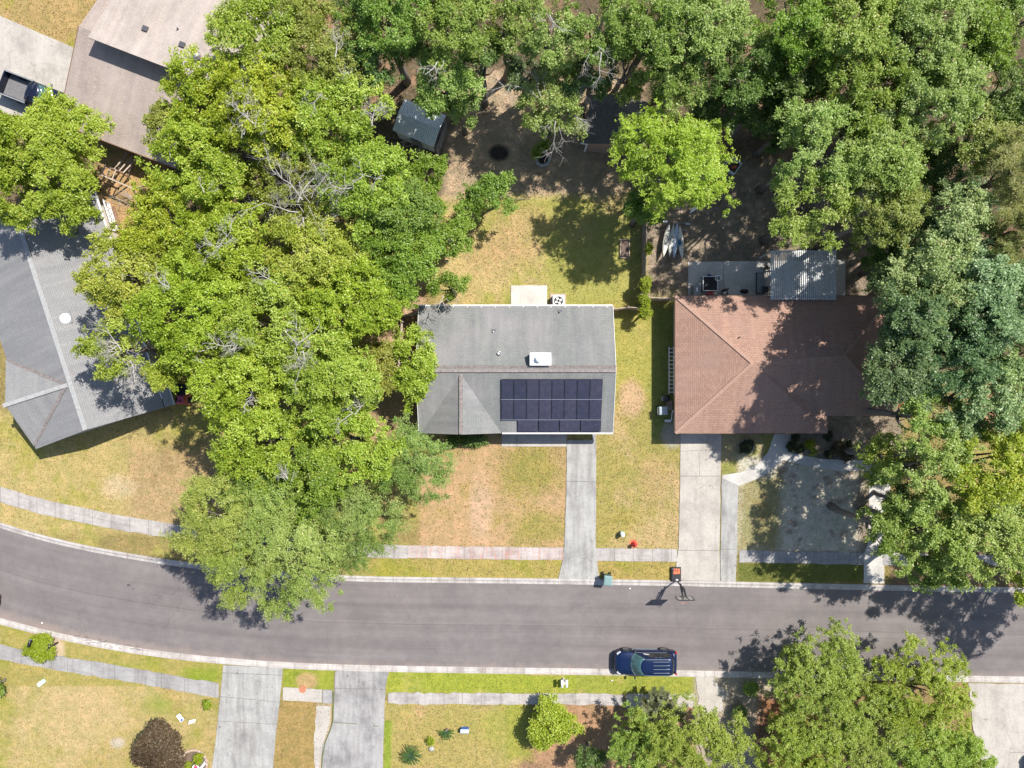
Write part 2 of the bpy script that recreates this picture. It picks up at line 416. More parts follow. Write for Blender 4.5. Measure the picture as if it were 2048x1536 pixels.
def rect(x0, y0, x1, y1, col, soft=8, warp=8, st=1.0, col2=None, thr=0.0, k=2.5, n=None):
    X = PX + w2 * warp; Y = PY + w3 * warp
    d = np.minimum(np.minimum(X - x0, x1 - X), np.minimum(Y - y0, y1 - Y)); mk = np.clip(d / soft + .5, 0, 1) * st
    blend(mk, col)
    if col2 is not None: blend(mk * np.clip(((w1 if n is None else n) - thr) * k, 0, 1), col2)
def ell(x, y, rx, ry, col, soft=.3, warp=.35, st=1.0):
    if rx > 25: soft, warp, st = soft + .45, warp + .45, st * .8
    d = np.sqrt(((PX - x) / rx) ** 2 + ((PY - y) / ry) ** 2) + w2 * warp
    blend(np.clip((1 - d) / soft + .5, 0, 1) * st, col)
TAN = (.40, .30, .17); GRN = (.315, .29, .10); PINK = (.40, .28, .17); LUSH = (.20, .27, .03)
rect(-300, 420, 2400, 1800, (.27, .22, .10), 40, 20, 1, GRN)
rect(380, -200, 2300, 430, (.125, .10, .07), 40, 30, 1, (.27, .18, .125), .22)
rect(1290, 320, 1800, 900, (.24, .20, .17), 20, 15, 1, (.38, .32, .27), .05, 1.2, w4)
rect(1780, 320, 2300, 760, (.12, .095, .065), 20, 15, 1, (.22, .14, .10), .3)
ell(2020, 820, 60, 50, (.42, .23, .16), .5)
rect(-200, -200, 230, 110, (.36, .27, .13), 20, 10, 1, (.27, .26, .06), -.1)
rect(190, 250, 330, 460, (.40, .27, .15), 20, 12, 1, (.27, .25, .08), .2)
rect(880, 150, 1285, 440, (.34, .27, .21), 20, 15, 1, (.46, .36, .26), .0, 1.2, w4)
rect(870, 395, 1285, 615, (.42, .345, .175), 22, 14, 1, (.32, .31, .10), -.1)
rect(1090, 430, 1284, 640, (.29, .30, .09), 30, 20, .85, (.33, .30, .12), .2)
ell(1000, 500, 80, 50, (.40, .29, .16), .6)
ell(998, 306, 20, 16, (.045, .04, .038), .35, .12)
rect(740, 560, 850, 880, (.42, .29, .215), 14, 10, 1, (.30, .22, .14), .1)
rect(838, 868, 1135, 1096, PINK, 12, 5, 1, (.32, .27, .10), -.05, 1.4)
ell(1060, 940, 60, 40, (.25, .24, .065), .6); ell(1095, 1060, 50, 30, (.27, .25, .075), .6)
ell(960, 1010, 22, 60, (.46, .33, .25), .7, .4, .8); ell(870, 900, 60, 16, (.25, .24, .065), .5, .2, .7)
rect(1190, 600, 1362, 1100, (.305, .272, .10), 10, 5, 1, (.41, .32, .18), .0, 1.8)
rect(1190, 600, 1362, 800, (.32, .32, .085), 60, 5, .6)
ell(1262, 800, 24, 32, (.44, .32, .21), .6); ell(1300, 960, 30, 45, (.40, .29, .17), .8); ell(1240, 1040, 40, 30, (.30, .26, .08), .8)
rect(1303, 610, 1352, 880, (.20, .235, .075), 8, 3, 1, (.25, .23, .11), .2)
ell(1345, 870, 20, 24, (.36, .33, .30), .6)
rect(1440, 868, 1570, 960, (.24, .25, .085), 8, 4, 1, (.34, .30, .20), .2)
rect(1474, 915, 1740, 1104, (.56, .53, .50), 14, 8, 1, (.22, .18, .14), .1, 1.6, w4)
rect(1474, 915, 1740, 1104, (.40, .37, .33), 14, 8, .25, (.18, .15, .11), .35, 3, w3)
rect(1474, 950, 1560, 1104, (.23, .21, .08), 30, 16, .8)
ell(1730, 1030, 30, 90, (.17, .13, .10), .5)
rect(1560, 870, 1730, 925, (.27, .24, .215), 10, 5, 1, (.17, .14, .12), .1)
rect(1475, 1126, 1728, 1166, (.14, .155, .045), 6, 2, 1, (.20, .15, .10), .2)
rect(1780, 1100, 2200, 1175, (.20, .14, .095), 8, 4, 1, (.30, .20, .14), .2)
rect(-100, 830, 450, 1075, (.39, .325, .155), 20, 15, 1, (.31, .29, .09), 0)
rect(250, 880, 470, 1060, (.37, .27, .17), 40, 25, .8, (.28, .20, .12), .2)
ell(240, 975, 26, 14, (.52, .42, .33), .8, .4, .8)
rect(740, 1118, 1122, 1160, (.33, .28, .10), 4, 1, 1, (.27, .265, .06), .1)
rect(1196, 1120, 1352, 1164, (.33, .27, .10), 4, 1, 1, (.26, .255, .06), .1)
rect(-100, 1290, 440, 1600, (.27, .265, .07), 10, 5, 1, (.34, .28, .12), -.2)
ell(200, 1430, 190, 115, (.44, .35, .21), .6, .5); ell(320, 1410, 35, 20, (.21, .27, .06), .8)
ell(235, 1486, 16, 12, (.42, .385, .34), .5, .3); ell(60, 1340, 60, 14, (.38, .28, .18), .6)
rect(-20, 1252, 447, 1372, (.32, .28, .105), 4, 1, 1, (.28, .27, .07), .1)
ell(410, 1352, 45, 18, LUSH, .6, .3); ell(245, 1335, 60, 10, (.22, .26, .05), .6, .3, .8)
ell(108, 1300, 22, 34, (.50, .40, .32), .4, .25); ell(150, 1270, 60, 10, (.40, .25, .17), .5, .3)
rect(566, 1336, 668, 1380, (.24, .28, .045), 3, 1, 1, (.30, .29, .07), .2); ell(612, 1362, 22, 16, (.38, .28, .15), .6)
rect(545, 1398, 640, 1600, (.31, .23, .10), 3, 1, 1, (.24, .235, .07), .1)
rect(632, 1408, 662, 1600, (.42, .36, .30), 3, 2, 1, (.52, .46, .40), .1)
rect(766, 1405, 1070, 1600, (.34, .29, .115), 6, 3, 1, (.40, .29, .17), .1)
rect(766, 1440, 782, 1600, (.22, .28, .045), 4, 2); ell(1000, 1450, 60, 30, (.29, .29, .08), .7)
rect(1040, 1398, 1395, 1600, (.34, .215, .14), 16, 10, 1, (.22, .15, .10), .2)
rect(1010, 1396, 1060, 1520, (.27, .29, .06), 18, 8, .8)
rect(772, 1339, 1160, 1388, (.265, .305, .05), 3, 1, 1, (.36, .335, .11), -.05, 1.6)
rect(1150, 1345, 1392, 1390, (.26, .29, .06), 3, 1, 1, (.40, .30, .15), .1)
rect(1055, 1336, 1250, 1350, (.42, .28, .20), 5, 4)
rect(1388, 1345, 1600, 1600, (.36, .315, .275), 10, 8, 1, (.24, .20, .17), .1)
rect(1520, 1380, 1660, 1600, (.26, .11, .055), 22, 16, .9, (.15, .10, .07), .2)
rect(1640, 1364, 2200, 1600, (.24, .17, .10), 16, 10, .8, (.25, .24, .07), .1)
m4 = np.clip(w4 * .9, -1, 1)[..., None]; gc = gc * (1 + m4 * np.array([.13, .07, .12]))
ny, nx = GX.shape
vs = np.stack([GX.ravel(), GY.ravel(), np.zeros(GX.size)], 1)
ii = (np.arange(ny - 1)[:, None] * nx + np.arange(nx - 1)[None, :]).ravel()
qd = np.stack([ii, ii + 1, ii + 1 + nx, ii + nx], 1)
def np_mesh(name, vs, quads, k=4):
    me = bpy.data.meshes.new(name); nq = len(quads)
    me.vertices.add(len(vs)); me.vertices.foreach_set('co', np.ascontiguousarray(vs, np.float32).ravel())
    me.loops.add(nq * k); me.loops.foreach_set('vertex_index', quads.astype(np.int32).ravel())
    me.polygons.add(nq); me.polygons.foreach_set('loop_start', np.arange(0, nq * k, k, dtype=np.int32))
    try: me.polygons.foreach_set('loop_total', np.full(nq, k, np.int32))
    except Exception: pass
    me.update(calc_edges=True); return me
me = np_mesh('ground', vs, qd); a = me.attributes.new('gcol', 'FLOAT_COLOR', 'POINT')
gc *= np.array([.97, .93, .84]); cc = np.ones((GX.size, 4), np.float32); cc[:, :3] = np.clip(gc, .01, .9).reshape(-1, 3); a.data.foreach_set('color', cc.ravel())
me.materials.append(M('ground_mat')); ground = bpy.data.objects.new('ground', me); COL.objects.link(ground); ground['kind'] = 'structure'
def gcol_at(x, y):
    i = np.clip(((x + 46) / .17).astype(int) + 4, 0, nx - 1); j = np.clip(((y + 36) / .17).astype(int) + 4, 0, ny - 1)
    return gc[j, i]

# ------------------------------------------------------------------ road, kerbs, pavements, drives
def interp(pts):
    xs = np.array([p[0] for p in pts], float); ys = np.array([p[1] for p in pts], float)
    def f(x):
        t = np.interp(x, xs, ys)
        for d in (30, 60, 90): t = t + np.interp(x - d, xs, ys) + np.interp(x + d, xs, ys)
        return t / 7
    return f
roadU = interp([(-3500, -900), (-900, 640), (-500, 850), (-200, 980), (0, 1057), (100, 1086), (210, 1109), (300, 1124), (390, 1137), (520, 1151), (640, 1159), (725, 1163), (1024, 1166), (1366, 1171), (1536, 1175), (1920, 1183), (2048, 1185), (6000, 1230)])
roadL = interp([(-3500, -650), (-900, 860), (-500, 1060), (-200, 1175), (0, 1238), (60, 1254), (200, 1285), (320, 1304), (430, 1315), (512, 1322), (640, 1329), (780, 1332), (1024, 1336), (1200, 1338), (1390, 1342), (1930, 1352), (2048, 1354), (6000, 1400)])
XS = np.concatenate([np.arange(-3500, -400, 120), np.arange(-400, 2500, 12), np.arange(2500, 6001, 250)])
def strip(name, top, bot, prof, mat, x0=None, x1=None, kind='structure', rag=0.0, seed=1):
    """strip following two px curves; prof = [(t across, z)]"""
    xs = XS if x0 is None else np.unique(np.concatenate([[x0], XS[(XS > x0) & (XS < x1)], [x1]]))
    T = np.array([top(x) for x in xs]); B = np.array([bot(x) for x in xs])
    if rag:
        r = np.random.RandomState(seed); T = T + r.normal(0, rag, len(xs)); B = B + r.normal(0, rag, len(xs))
    wx = (xs - 1024) / 25; cum = np.concatenate([[0], np.cumsum(np.hypot(np.diff(wx), np.diff(T / 25)))])
    n = len(prof); vs = []; uv = []
    for i in range(len(xs)):
        for (t, z) in prof:
            y = T[i] * (1 - t) + B[i] * t
            vs.append((wx[i], (768 - y) / 25, z)); uv.append((cum[i], (y - T[i]) / 25))
    fs = [(i * n + k, i * n + k + 1, (i + 1) * n + k + 1, (i + 1) * n + k) for i in range(len(xs) - 1) for k in range(n - 1)]
    me = bpy.data.meshes.new(name); me.from_pydata(vs, [], fs); me.update(); me.materials.append(M(mat))
    ul = me.uv_layers.new(name='UVMap')
    for lp in me.loops: ul.data[lp.index].uv = uv[lp.vertex_index]
    o = bpy.data.objects.new(name, me); COL.objects.link(o); o['kind'] = kind; return o
strip('road', roadU, roadL, [(0, .006), (.25, .03), (.5, .045), (.75, .03), (1, .006)], 'asphalt')
strip('kerb', lambda x: roadU(x) - 10.5, lambda x: roadU(x) + 1, [(0, 0), (0, .10), (.35, .105), (.6, .04), (1, .02)], 'kerb')
strip('kerb', lambda x: roadL(x) - 1, lambda x: roadL(x) + 11, [(0, .02), (.4, .04), (.65, .105), (1, .10), (1, 0)], 'kerb')
swT = interp([(-900, 560), (-400, 800), (0, 978), (100, 1001), (197, 1024), (350, 1048), (500, 1068), (640, 1082), (800, 1091), (1024, 1094), (1360, 1097), (1536, 1102), (1780, 1106), (3000, 1130)])
W = [(0, 0), (0, .05), (1, .05), (1, 0)]
strip('sidewalk', swT, lambda x: swT(x) + 31 - 4 * min(1, max(0, x / 700)), W, 'concrete_walk', -900, 815, rag=.5)
strip('sidewalk', swT, lambda x: swT(x) + 25, W, 'concrete_walk_red', 815, 1127, rag=.5)
strip('sidewalk', lambda x: swT(x) + .5, lambda x: swT(x) + 26, W, 'concrete_walk', 1191, 1354, rag=.4)
strip('sidewalk', swT, lambda x: swT(x) + 24, W, 'concrete_walk_grey', 1478, 1727, rag=.7)
strip('sidewalk', swT, lambda x: swT(x) + 24, W, 'concrete_walk_grey', 1765, 2600, rag=.7)
swL = interp([(-600, 1130), (0, 1291), (60, 1302), (130, 1314), (200, 1324), (300, 1341), (440, 1368), (1000, 1450)])
strip('sidewalk', swL, lambda x: swL(x) + 29, W, 'concrete_walk_grey', -600, 438, rag=.8)
sl2 = interp([(500, 1370), (565, 1373), (665, 1381), (800, 1386), (1024, 1386), (1245, 1388), (1400, 1388)])
strip('sidewalk', sl2, lambda x: sl2(x) + 26, W, 'concrete_light', 566, 644, rag=.3)
strip('sidewalk', sl2, lambda x: sl2(x) + 27, W, 'concrete_walk_grey', 645, 665, rag=.3)
strip('sidewalk', sl2, lambda x: sl2(x) + 22, W, 'concrete_walk', 776, 1246, rag=1.1)
strip('sidewalk', sl2, lambda x: sl2(x) + 27, W, 'concrete_light', 1251, 1390, rag=1.6)

def slab(name, pts, mat, z=.055, rag=0.0, seed=0, kind='structure', joints=()):
    r = random.Random(seed); P2 = []
    n = len(pts)
    for i in range(n):
        a = pts[i]; b2 = pts[(i + 1) % n]; L = math.hypot(b2[0] - a[0], b2[1] - a[1]); k = max(1, int(L / 12)) if rag else 1
        for j in range(k):
            t = j / k; P2.append((a[0] + (b2[0] - a[0]) * t + r.gauss(0, rag), a[1] + (b2[1] - a[1]) * t + r.gauss(0, rag)))
    poly = [tuple(P(*p).xy) for p in P2]
    o = MB().prism(poly, 0, z).build(name, mat, uv=lambda c: (c.y, c.x)); o['kind'] = kind
    for (x0, y0, x1, y1, w, mt) in joints:
        A = P(x0, y0); B = P(x1, y1); A.z = B.z = z + .002
        MB().bar(A, B, w, .004).build('joint', mt, o)
    return o
JD = 'joint_dark'
slab('driveway', [(1134, 880), (1184, 880), (1184, 862), (1192, 862), (1192, 1000), (1191, 1092), (1194, 1125), (1199, 1158), (1117, 1157), (1124, 1125), (1129, 1090), (1132, 1000)], 'concrete_drive', .060, .25, 1,
     joints=((1132, 962, 1192, 964, .03, JD),))
slab('porch_slab', [(1003, 850), (1133, 850), (1133, 893), (1003, 893)], 'concrete_light', .075, joints=((1034, 850, 1034, 893, .03, JD),))
slab('patio', [(1022, 571), (1094, 571), (1094, 625), (1022, 625)], 'concrete_pad', .06)
slab('driveway', [(1361, 855), (1443, 855), (1441, 955), (1439, 1100), (1440, 1162), (1350, 1160), (1353, 1120), (1357, 1095), (1359, 1000)], 'concrete_light', .058, .25, 2,
     joints=((1360, 952, 1441, 952, .03, JD), (1357, 1100, 1439, 1101, .03, JD), (1397, 903, 1399, 952, .025, JD), (1361, 903, 1441, 898, .02, JD)))
slab('path', [(1443, 955), (1476, 970), (1474, 1100), (1471, 1164), (1441, 1163), (1441, 1100)], 'concrete_drive', .050, .3, 3, joints=((1441, 1098, 1472, 1098, .03, JD),))
slab('path', [(1548, 868), (1582, 868), (1575, 905), (1560, 925), (1535, 946), (1505, 962), (1476, 972), (1443, 962), (1444, 950), (1480, 945), (1512, 930), (1535, 905)], 'concrete_path', .046, .3, 4)
slab('path', [(1566, 902), (1600, 910), (1640, 917), (1690, 920), (1738, 921), (1738, 941), (1680, 942), (1630, 935), (1590, 926), (1556, 918)], 'concrete_path', .052, .3, 5)
slab('path', [(1738, 930), (1781, 930), (1778, 1060), (1768, 1110), (1768, 1167), (1727, 1166), (1727, 1110), (1737, 1080)], 'concrete_path', .044, .3, 6)
slab('patio', [(1376, 524), (1545, 522), (1690, 520), (1690, 640), (1376, 640)], 'concrete_pad', .06, joints=((1447, 524, 1447, 600, .03, JD),))
slab('driveway', [(447, 1330), (566, 1336), (560, 1400), (551, 1480), (540, 1620), (416, 1620), (424, 1536), (432, 1480), (440, 1400)], 'concrete_drive', .058, .3, 7,
     joints=((438, 1392, 562, 1404, .025, JD), (445, 1345, 566, 1350, .03, JD), (431, 1441, 555, 1448, .02, JD)))
slab('driveway', [(671, 1341), (779, 1342), (774, 1358), (771, 1376), (768, 1450), (763, 1620), (640, 1620), (643, 1536), (646, 1490), (660, 1462), (666, 1440), (668, 1400)], 'concrete_drive_b', .056, .3, 8,
     joints=((670, 1376, 771, 1378, .025, JD), (666, 1444, 714, 1447, .05, 'joint_green'), (746, 1451, 757, 1452, .06, 'joint_green')))
MB().tube([P(*p, .05) for p in ((666, 1384), (667, 1410), (666, 1440), (660, 1462), (651, 1482), (645, 1510), (643, 1545))], .045, 6).build('grass_joint', 'joint_green')['kind'] = 'structure'
slab('driveway', [(-400, -140), (0, 32), (140, 92), (175, 110), (130, 250), (20, 230), (-400, 60)], 'concrete_light', .056, .2, 9)
slab('driveway', [(1936, 1366), (2400, 1372), (2400, 1760), (1950, 1760), (1962, 1500), (1946, 1460)], 'concrete_light', .055, .4, 10,
     joints=((2018, 1504, 2200, 1506, .025, JD),))
slab('path', [(1393, 1352), (1428, 1352), (1436, 1368), (1458, 1388), (1440, 1398), (1448, 1420), (1410, 1430), (1394, 1410), (1398, 1380)], 'concrete_light', .035, 2.2, 11)
slab('sand_strip', [(634, 1412), (661, 1413), (659, 1450), (645, 1482), (638, 1540), (630, 1620), (628, 1470)], 'concrete_light', .02, 1, 12)

# ------------------------------------------------------------------ houses
def windows(T, lst, mat='glass_dark'):
    """lst: (x, y, z, w, h, axis) axis 'x' = wall runs along x"""
    for (x, y, z, w, h, ax, out) in lst:
        fr = MB(); gl = MB()
        if ax == 'x':
            fr.box((x, y, z), (w + .14, .06, h + .14)); gl.box((x, y + out * .035, z), (w, .02, h))
            gl2 = (x, y + out * .05, z), (.04, .02, h)
        else:
            fr.box((x, y, z), (.06, w + .14, h + .14)); gl.box((x + out * .035, y, z), (.02, w, h))
            gl2 = (x + out * .05, y, z), (.02, .04, h)
        f = fr.build('window', 'white_paint', T); gl.build('pane', mat, f); MB().box(*gl2).build('mullion', 'white_paint', f)
def vent_pipe(T, x, y, z, r=.05, h=.3, mat='mid_grey', flange='dark_grey'):
    o = MB().lathe([(r * 1.15, 0), (r, .02), (r, h), (r * .7, h), (r * .7, h - .05)], 10, (x, y, z)).build('vent_pipe', mat, T, True)
    MB().box((x, y, z + .0), (.3, .34, .05)).build('flashing', flange, o)

# --- grey-roofed house in the middle, with solar panels
ex0, ex1, yS, yN, yR, zE, zR = -7.13, 7.72, -3.72, 5.98, 1.06, 2.4, 4.05
T = thing('house', 'grey-shingled single-storey house with solar panels and a white box chimney', 'house', (0, 0, 0))
roof_obj('roof', [[(ex0, yS, zE), (ex1, yS, zE), (ex1, yR, zR), (ex0, yR, zR)], [(ex1, yN, zE), (ex0, yN, zE), (ex0, yR, zR), (ex1, yR, zR)]], .18, 'shingle_grey', T)
gxc, gz, gyt = -3.80, 3.93, .72
roof_obj('front_gable', [[(-6.95, yS - .05, zE + .01), (gxc, yS - .05, gz), (gxc, gyt, gz)], [(gxc, yS - .05, gz), (-.80, yS - .05, zE + .01), (gxc, gyt, gz)]], .17, 'shingle_grey', T)
rc = MB(); rc.box(((ex0 + ex1) / 2, yR + .15, zR - .02), (ex1 - ex0 + .02, .34, .05), rx=.33); rc.box(((ex0 + ex1) / 2, yR - .10, zR - .005), (ex1 - ex0 + .02, .2, .05), rx=-.33)
rc.box((gxc, (yS + gyt) / 2, gz + .02), (.26, gyt - yS, .05)); rc.build('ridge_cap', 'ridge_rust', T)
wl_ = MB(); wl_.box(((ex0 + ex1) / 2, (yS + yN) / 2 + .2, 1.1), (ex1 - ex0 - .7, yN - yS - 1.5, 2.2)); wl_.build('wall', 'wall_brick', T)
g = MB(); x0, x1 = ex0 + .36, ex1 - .36
for x in (x0 + .08, x1 - .08):
    g.add([(x - .07, yS + .9, 2.2), (x + .07, yS + .9, 2.2), (x + .07, yN - .5, 2.2), (x - .07, yN - .5, 2.2), (x - .07, yR, zR - .2), (x + .07, yR, zR - .2), ],
          [(0, 1, 2, 3), (0, 4, 5, 1), (3, 2, 5, 4), (0, 3, 4), (1, 5, 2)])
pieces(g, 'gable_wall', 'wall_siding', T)
gt = MB(); gt.box(((ex0 + ex1) / 2, yN + .05, zE - .05), (ex1 - ex0, .10, .12)); gt.box(((-.75 + ex1) / 2, yS - .06, zE - .05), (ex1 + .75, .10, .12)); pieces(gt, 'gutter', 'white_paint', T)
gh = MB()
for i in range(14): gh.box((ex0 + .5 + i * 1.07, yN + .0, zE + .02), (.05, .22, .03))
pieces(gh, 'gutter_hanger', 'white_paint', T)
fa = MB(); fa.bar((ex1 + .02, yS, zE - .08), (ex1 + .02, yR, zR - .08), .03, .2); fa.bar((ex1 + .02, yN, zE - .08), (ex1 + .02, yR, zR - .08), .03, .2)
fa.bar((ex0 - .02, yS, zE - .08), (ex0 - .02, yR, zR - .08), .03, .2); fa.bar((ex0 - .02, yN, zE - .08), (ex0 - .02, yR, zR - .08), .03, .2); pieces(fa, 'fascia', 'white_paint', T)
fy_ = yS + 1.0 - .05 
windows(T, [(-5.2, -2.80, 1.3, 1.2, 1.1, 'x', -1), (-2.4, -2.80, 1.3, 1.2, 1.1, 'x', -1), (1.0, -2.80, 1.3, 1.8, 1.1, 'x', -1), (-4.6, 5.44, 1.4, 1.2, 1.0, 'x', 1), (5, 5.44, 1.4, 1.2, 1.0, 'x', 1), (ex1 - .33, 3, 1.4, 1.0, 1.0, 'y', 1)])
dr = MB().box((3.4, -2.80, 1.03), (.95, .06, 2.04)).build('door', 'red_paint', T); MB().lathe([(.03, 0), (.04, .03), (.02, .06)], 8, (3.75, -2.86, 1.0)).build('handle', 'aluminium', dr)
MB().box((5.9, -2.80, 1.05), (2.3, .06, 2.08)).build('garage_door', 'white_paint', T)
ch = P((1060 + 1102) / 2, 718, 4.45)
c_ = MB().box((ch.x, ch.y, 3.9), (1.5, .86, .98)).build('chimney', 'white_chimney', T, bevel=.012)
MB().box((ch.x, ch.y, 4.41), (1.57, .93, .05)).build('chimney_cap', 'white_chimney', c_)
MB().lathe([(.16, 0), (.16, .20), (.25, .21), (.25, .27), (.03, .32)], 18, (ch.x - .14, ch.y, 4.43)).build('flue', 'white_chimney', c_, True)
def rz1(y): return zR - (y - yR) * (zR - zE) / (yN - yR) if y > yR else zR - (yR - y) * (zR - zE) / (yR - yS)
for (px, py, r, h, mt) in ((987, 663, .05, .22, 'white_paint'), (999, 707, .15, .22, 'aluminium'), (1121, 622, .06, .25, 'mid_grey')):
    q = P(px, py, 3.3); vent_pipe(T, q.x, q.y, rz1(q.y) - .02, r, h, mt)
MB().tube([(7.25, 5.9, 2.3), (7.25, 5.5, 2.1), (7.25, 5.5, .1)], .04, 8).build('downpipe', 'white_paint', T)

# solar panels: 16 upright in two rows, 4 lying along the eave
sl = math.atan2(zR - zE, yR - yS)
def panel(T0, x, y, w, l, i, lab):
    zc = rz1(y) + .14
    pt = thing('solar_panel', lab, 'solar panel', (x, y, zc), 0, 'solar panels on the grey roof')
    pt.rotation_euler = (sl, 0, 0)
    MB().box((0, 0, 0), (w, l, .04)).build('frame', 'panel_frame', pt, bevel=.004)
    MB().box((0, 0, .022), (w - .035, l - .035, .006)).build('cell_sheet', 'panel_cell', pt)
    fb = MB()
    for sx_ in (-w * .3, w * .3): fb.box((sx_, 0, -.06), (.04, l * .98, .06))
    pieces(fb, 'rail', 'aluminium', pt)
pk = lambda h: (H - h) / H / 25
A0 = P(1002, 758, rz1(.4) + .14); A1 = P(1206, 758, rz1(.4) + .14)
pw = (A1.x - A0.x) / 8; cl = math.cos(sl)
ord_ = ['first', 'second', 'third', 'fourth', 'fifth', 'sixth', 'seventh', 'eighth']
yt = A0.y; l1 = 1.60
for r_ in range(2):
    yc = yt - (l1 / 2 + r_ * (l1 + .045)) * cl
    for i in range(8):
        panel(T, A0.x + pw * (i + .5), yc, pw - .025, l1, i, f'upright black solar panel, {ord_[i]} from the left in the {"top" if r_ == 0 else "middle"} row')
yb = yt - 2 * (l1 + .045) * cl; l3 = .93; X0 = P(1035, 850, 2.8).x; X1 = P(1203, 850, 2.8).x; pw3 = (X1 - X0) / 4
for i in range(4):
    panel(T, X0 + pw3 * (i + .5), yb - l3 / 2 * cl - .01, pw3 - .06, l3, i, f'sideways black solar panel above the gutter, {ord_[i]} from the left')
for yy, xa, xb in ((yt - (l1 + .022) * cl, A0.x, A1.x), (yt - (2 * l1 + .07) * cl, A0.x, A1.x)):
    o = MB().box(((xa + xb) / 2, yy, rz1(yy) + .155), (xb - xa, .045, .03), rx=sl).build('panel_rail', 'aluminium', T)

# --- brown hip-roofed house on the right
T = thing('house', 'brown-shingled hip-roofed house half shaded by trees, ladder along its side', 'house', (0, 0, 0))
A_, B_, C_, D_, E_, F_ = (12.53, 6.74, 2.4), (29.2, 6.74, 2.4), (29.2, -2.45, 2.4), (24.2, -2.45, 2.4), (24.2, -3.76, 2.4), (12.53, -3.76, 2.4)
P1 = (17.8, 1.55, 4.3); P2_ = (24.6, 2.15, 4.2)
roof_obj('roof', [[A_, F_, P1], [F_, E_, P1], [E_, D_, P1], [D_, C_, P2_, P1], [C_, B_, P2_], [B_, A_, P1, P2_]], .16, 'shingle_brown', T)
for (a, b2) in ((A_, P1), (F_, P1), (P2_, B_), (P2_, C_)):
    rc = MB(); a = Vector(a); b2 = Vector(b2); n = int((b2 - a).length / .2)
    for k in range(n):
        p = a + (b2 - a) * ((k + .5) / n); d = (b2 - a).normalized()
        rc.bar(p - d * .11 + Vector((0, 0, .035)), p + d * .11 + Vector((0, 0, .015)), .24, .03)
    rc.build('ridge_cap', 'ridge_brown', T)
wl_ = MB(); wl_.box((20.86, 2.15, 1.1), (15.9, 8.4, 2.25)); wl_.box((18.36, -2.7, 1.1), (10.9, 1.3, 2.25)); wl_.build('wall', 'wall_siding', T)
fs_ = MB(); fs_.box((18.36, -3.79, 2.30), (11.75, .04, .2)); fs_.box((12.50, 1.5, 2.30), (.04, 10.5, .2)); fs_.box((20.86, 6.77, 2.3), (16.7, .04, .2)); pieces(fs_, 'fascia', 'wood_brown', T)
windows(T, [(19.5, -3.38, 1.4, 1.5, 1.1, 'x', -1), (22.5, -3.38, 1.4, 1.2, 1.1, 'x', -1), (12.88, 3.5, 1.4, 1.2, 1.0, 'y', -1), (12.88, -.8, 1.4, 1.0, 1.0, 'y', -1), (16, 6.38, 1.3, 2.2, 1.6, 'x', 1)])
MB().box((15.0, -3.38, 1.08), (2.6, .06, 2.1)).build('garage_door', 'white_paint', T)
dr = MB().box((25.6, -2.08, 1.05), (.95, .06, 2.05)).build('door', 'wood_brown', T); MB().lathe([(.03, 0), (.04, .03), (.02, .06)], 8, (25.9, -2.14, 1.0)).build('handle', 'aluminium', dr)
q = P(1478, 675, 3.6); vent_pipe(T, q.x, q.y, 3.45, .05, .35, 'black_plastic', 'ridge_brown')
q = P(1497, 696, 3.8); vent_pipe(T, q.x, q.y, 3.75, .04, .12, 'black_plastic', 'ridge_brown')

# --- grey house on the left (rotated)
R2 = P(328, 815, 2.6); R1 = P(192, 396, 2.6); u = (R1 - R2).normalized(); ang = math.atan2(u.y, u.x)
T = thing('house', 'grey-roofed house at the left edge with a long pale ridge and white dome vent', 'house', (R2.x, R2.y, 0), ang)
L = (R1 - R2).length; WW = 10.3; e = 2.6; rt = 4.35; hw = 5.2; XL = L + .4
roof_obj('roof', [[(0, 0, e), (XL, 0, e), (XL, hw, rt), (0, hw, rt)], [(0, WW, e), (0, hw, rt), (XL, hw, rt), (XL, WW, e)]], .18, 'shingle_grey2', T)
roof_obj('side_gable', [[(.25, WW + .06, e + .01), (3.6, WW + .06, 4.25), (3.6, 5.5, 4.25)], [(7.2, WW + .06, e + .01), (3.6, 5.5, 4.25), (3.6, WW + .06, 4.25)]], .16, 'shingle_grey2', T)
MB().box((XL / 2, hw, rt + .01), (XL, .36, .05)).box((3.6, 8, 4.27), (.3, 5.0, .05)).build('ridge_cap', 'ridge_grey', T)
vl = MB(); vl.bar((.35, WW - .05, e + .06), (3.5, 5.7, 4.25), .22, .04); vl.bar((7.1, WW - .05, e + .06), (3.75, 5.7, 4.25), .22, .04); pieces(vl, 'valley', 'ridge_rust', T)
MB().box((XL / 2, WW / 2, 1.2), (XL - .8, WW - 1.0, 2.4)).build('wall', 'wall_siding', T)
g = MB()
for x in (.45, XL - .45): g.add([(x - .05, .5, 2.4), (x + .05, .5, 2.4), (x + .05, WW - .5, 2.4), (x - .05, WW - .5, 2.4), (x - .05, hw, rt - .2), (x + .05, hw, rt - .2)], [(0, 3, 2, 1), (0, 1, 5, 4), (2, 3, 4, 5), (0, 4, 3), (1, 2, 5)])
pieces(g, 'gable_wall', 'white_paint', T)
gt = MB(); gt.box((XL / 2 + .4, -.06, e - .06), (XL - .6, .1, .12)); pieces(gt, 'gutter', 'white_paint', T)
MB().add([(0, -.08, 2.62), (3.6, -.08, 2.62), (3.6, -.72, 2.44), (0, -.72, 2.44), (0, -.08, 2.56), (3.6, -.08, 2.56), (3.6, -.72, 2.38), (0, -.72, 2.38)],
         [(0, 1, 2, 3), (7, 6, 5, 4), (0, 4, 5, 1), (1, 5, 6, 2), (2, 6, 7, 3), (3, 7, 4, 0)]).build('awning', 'mid_grey', T)
MB().box((1.8, -.76, 2.42), (3.64, .05, .1)).build('awning_gutter', 'white_paint', T)
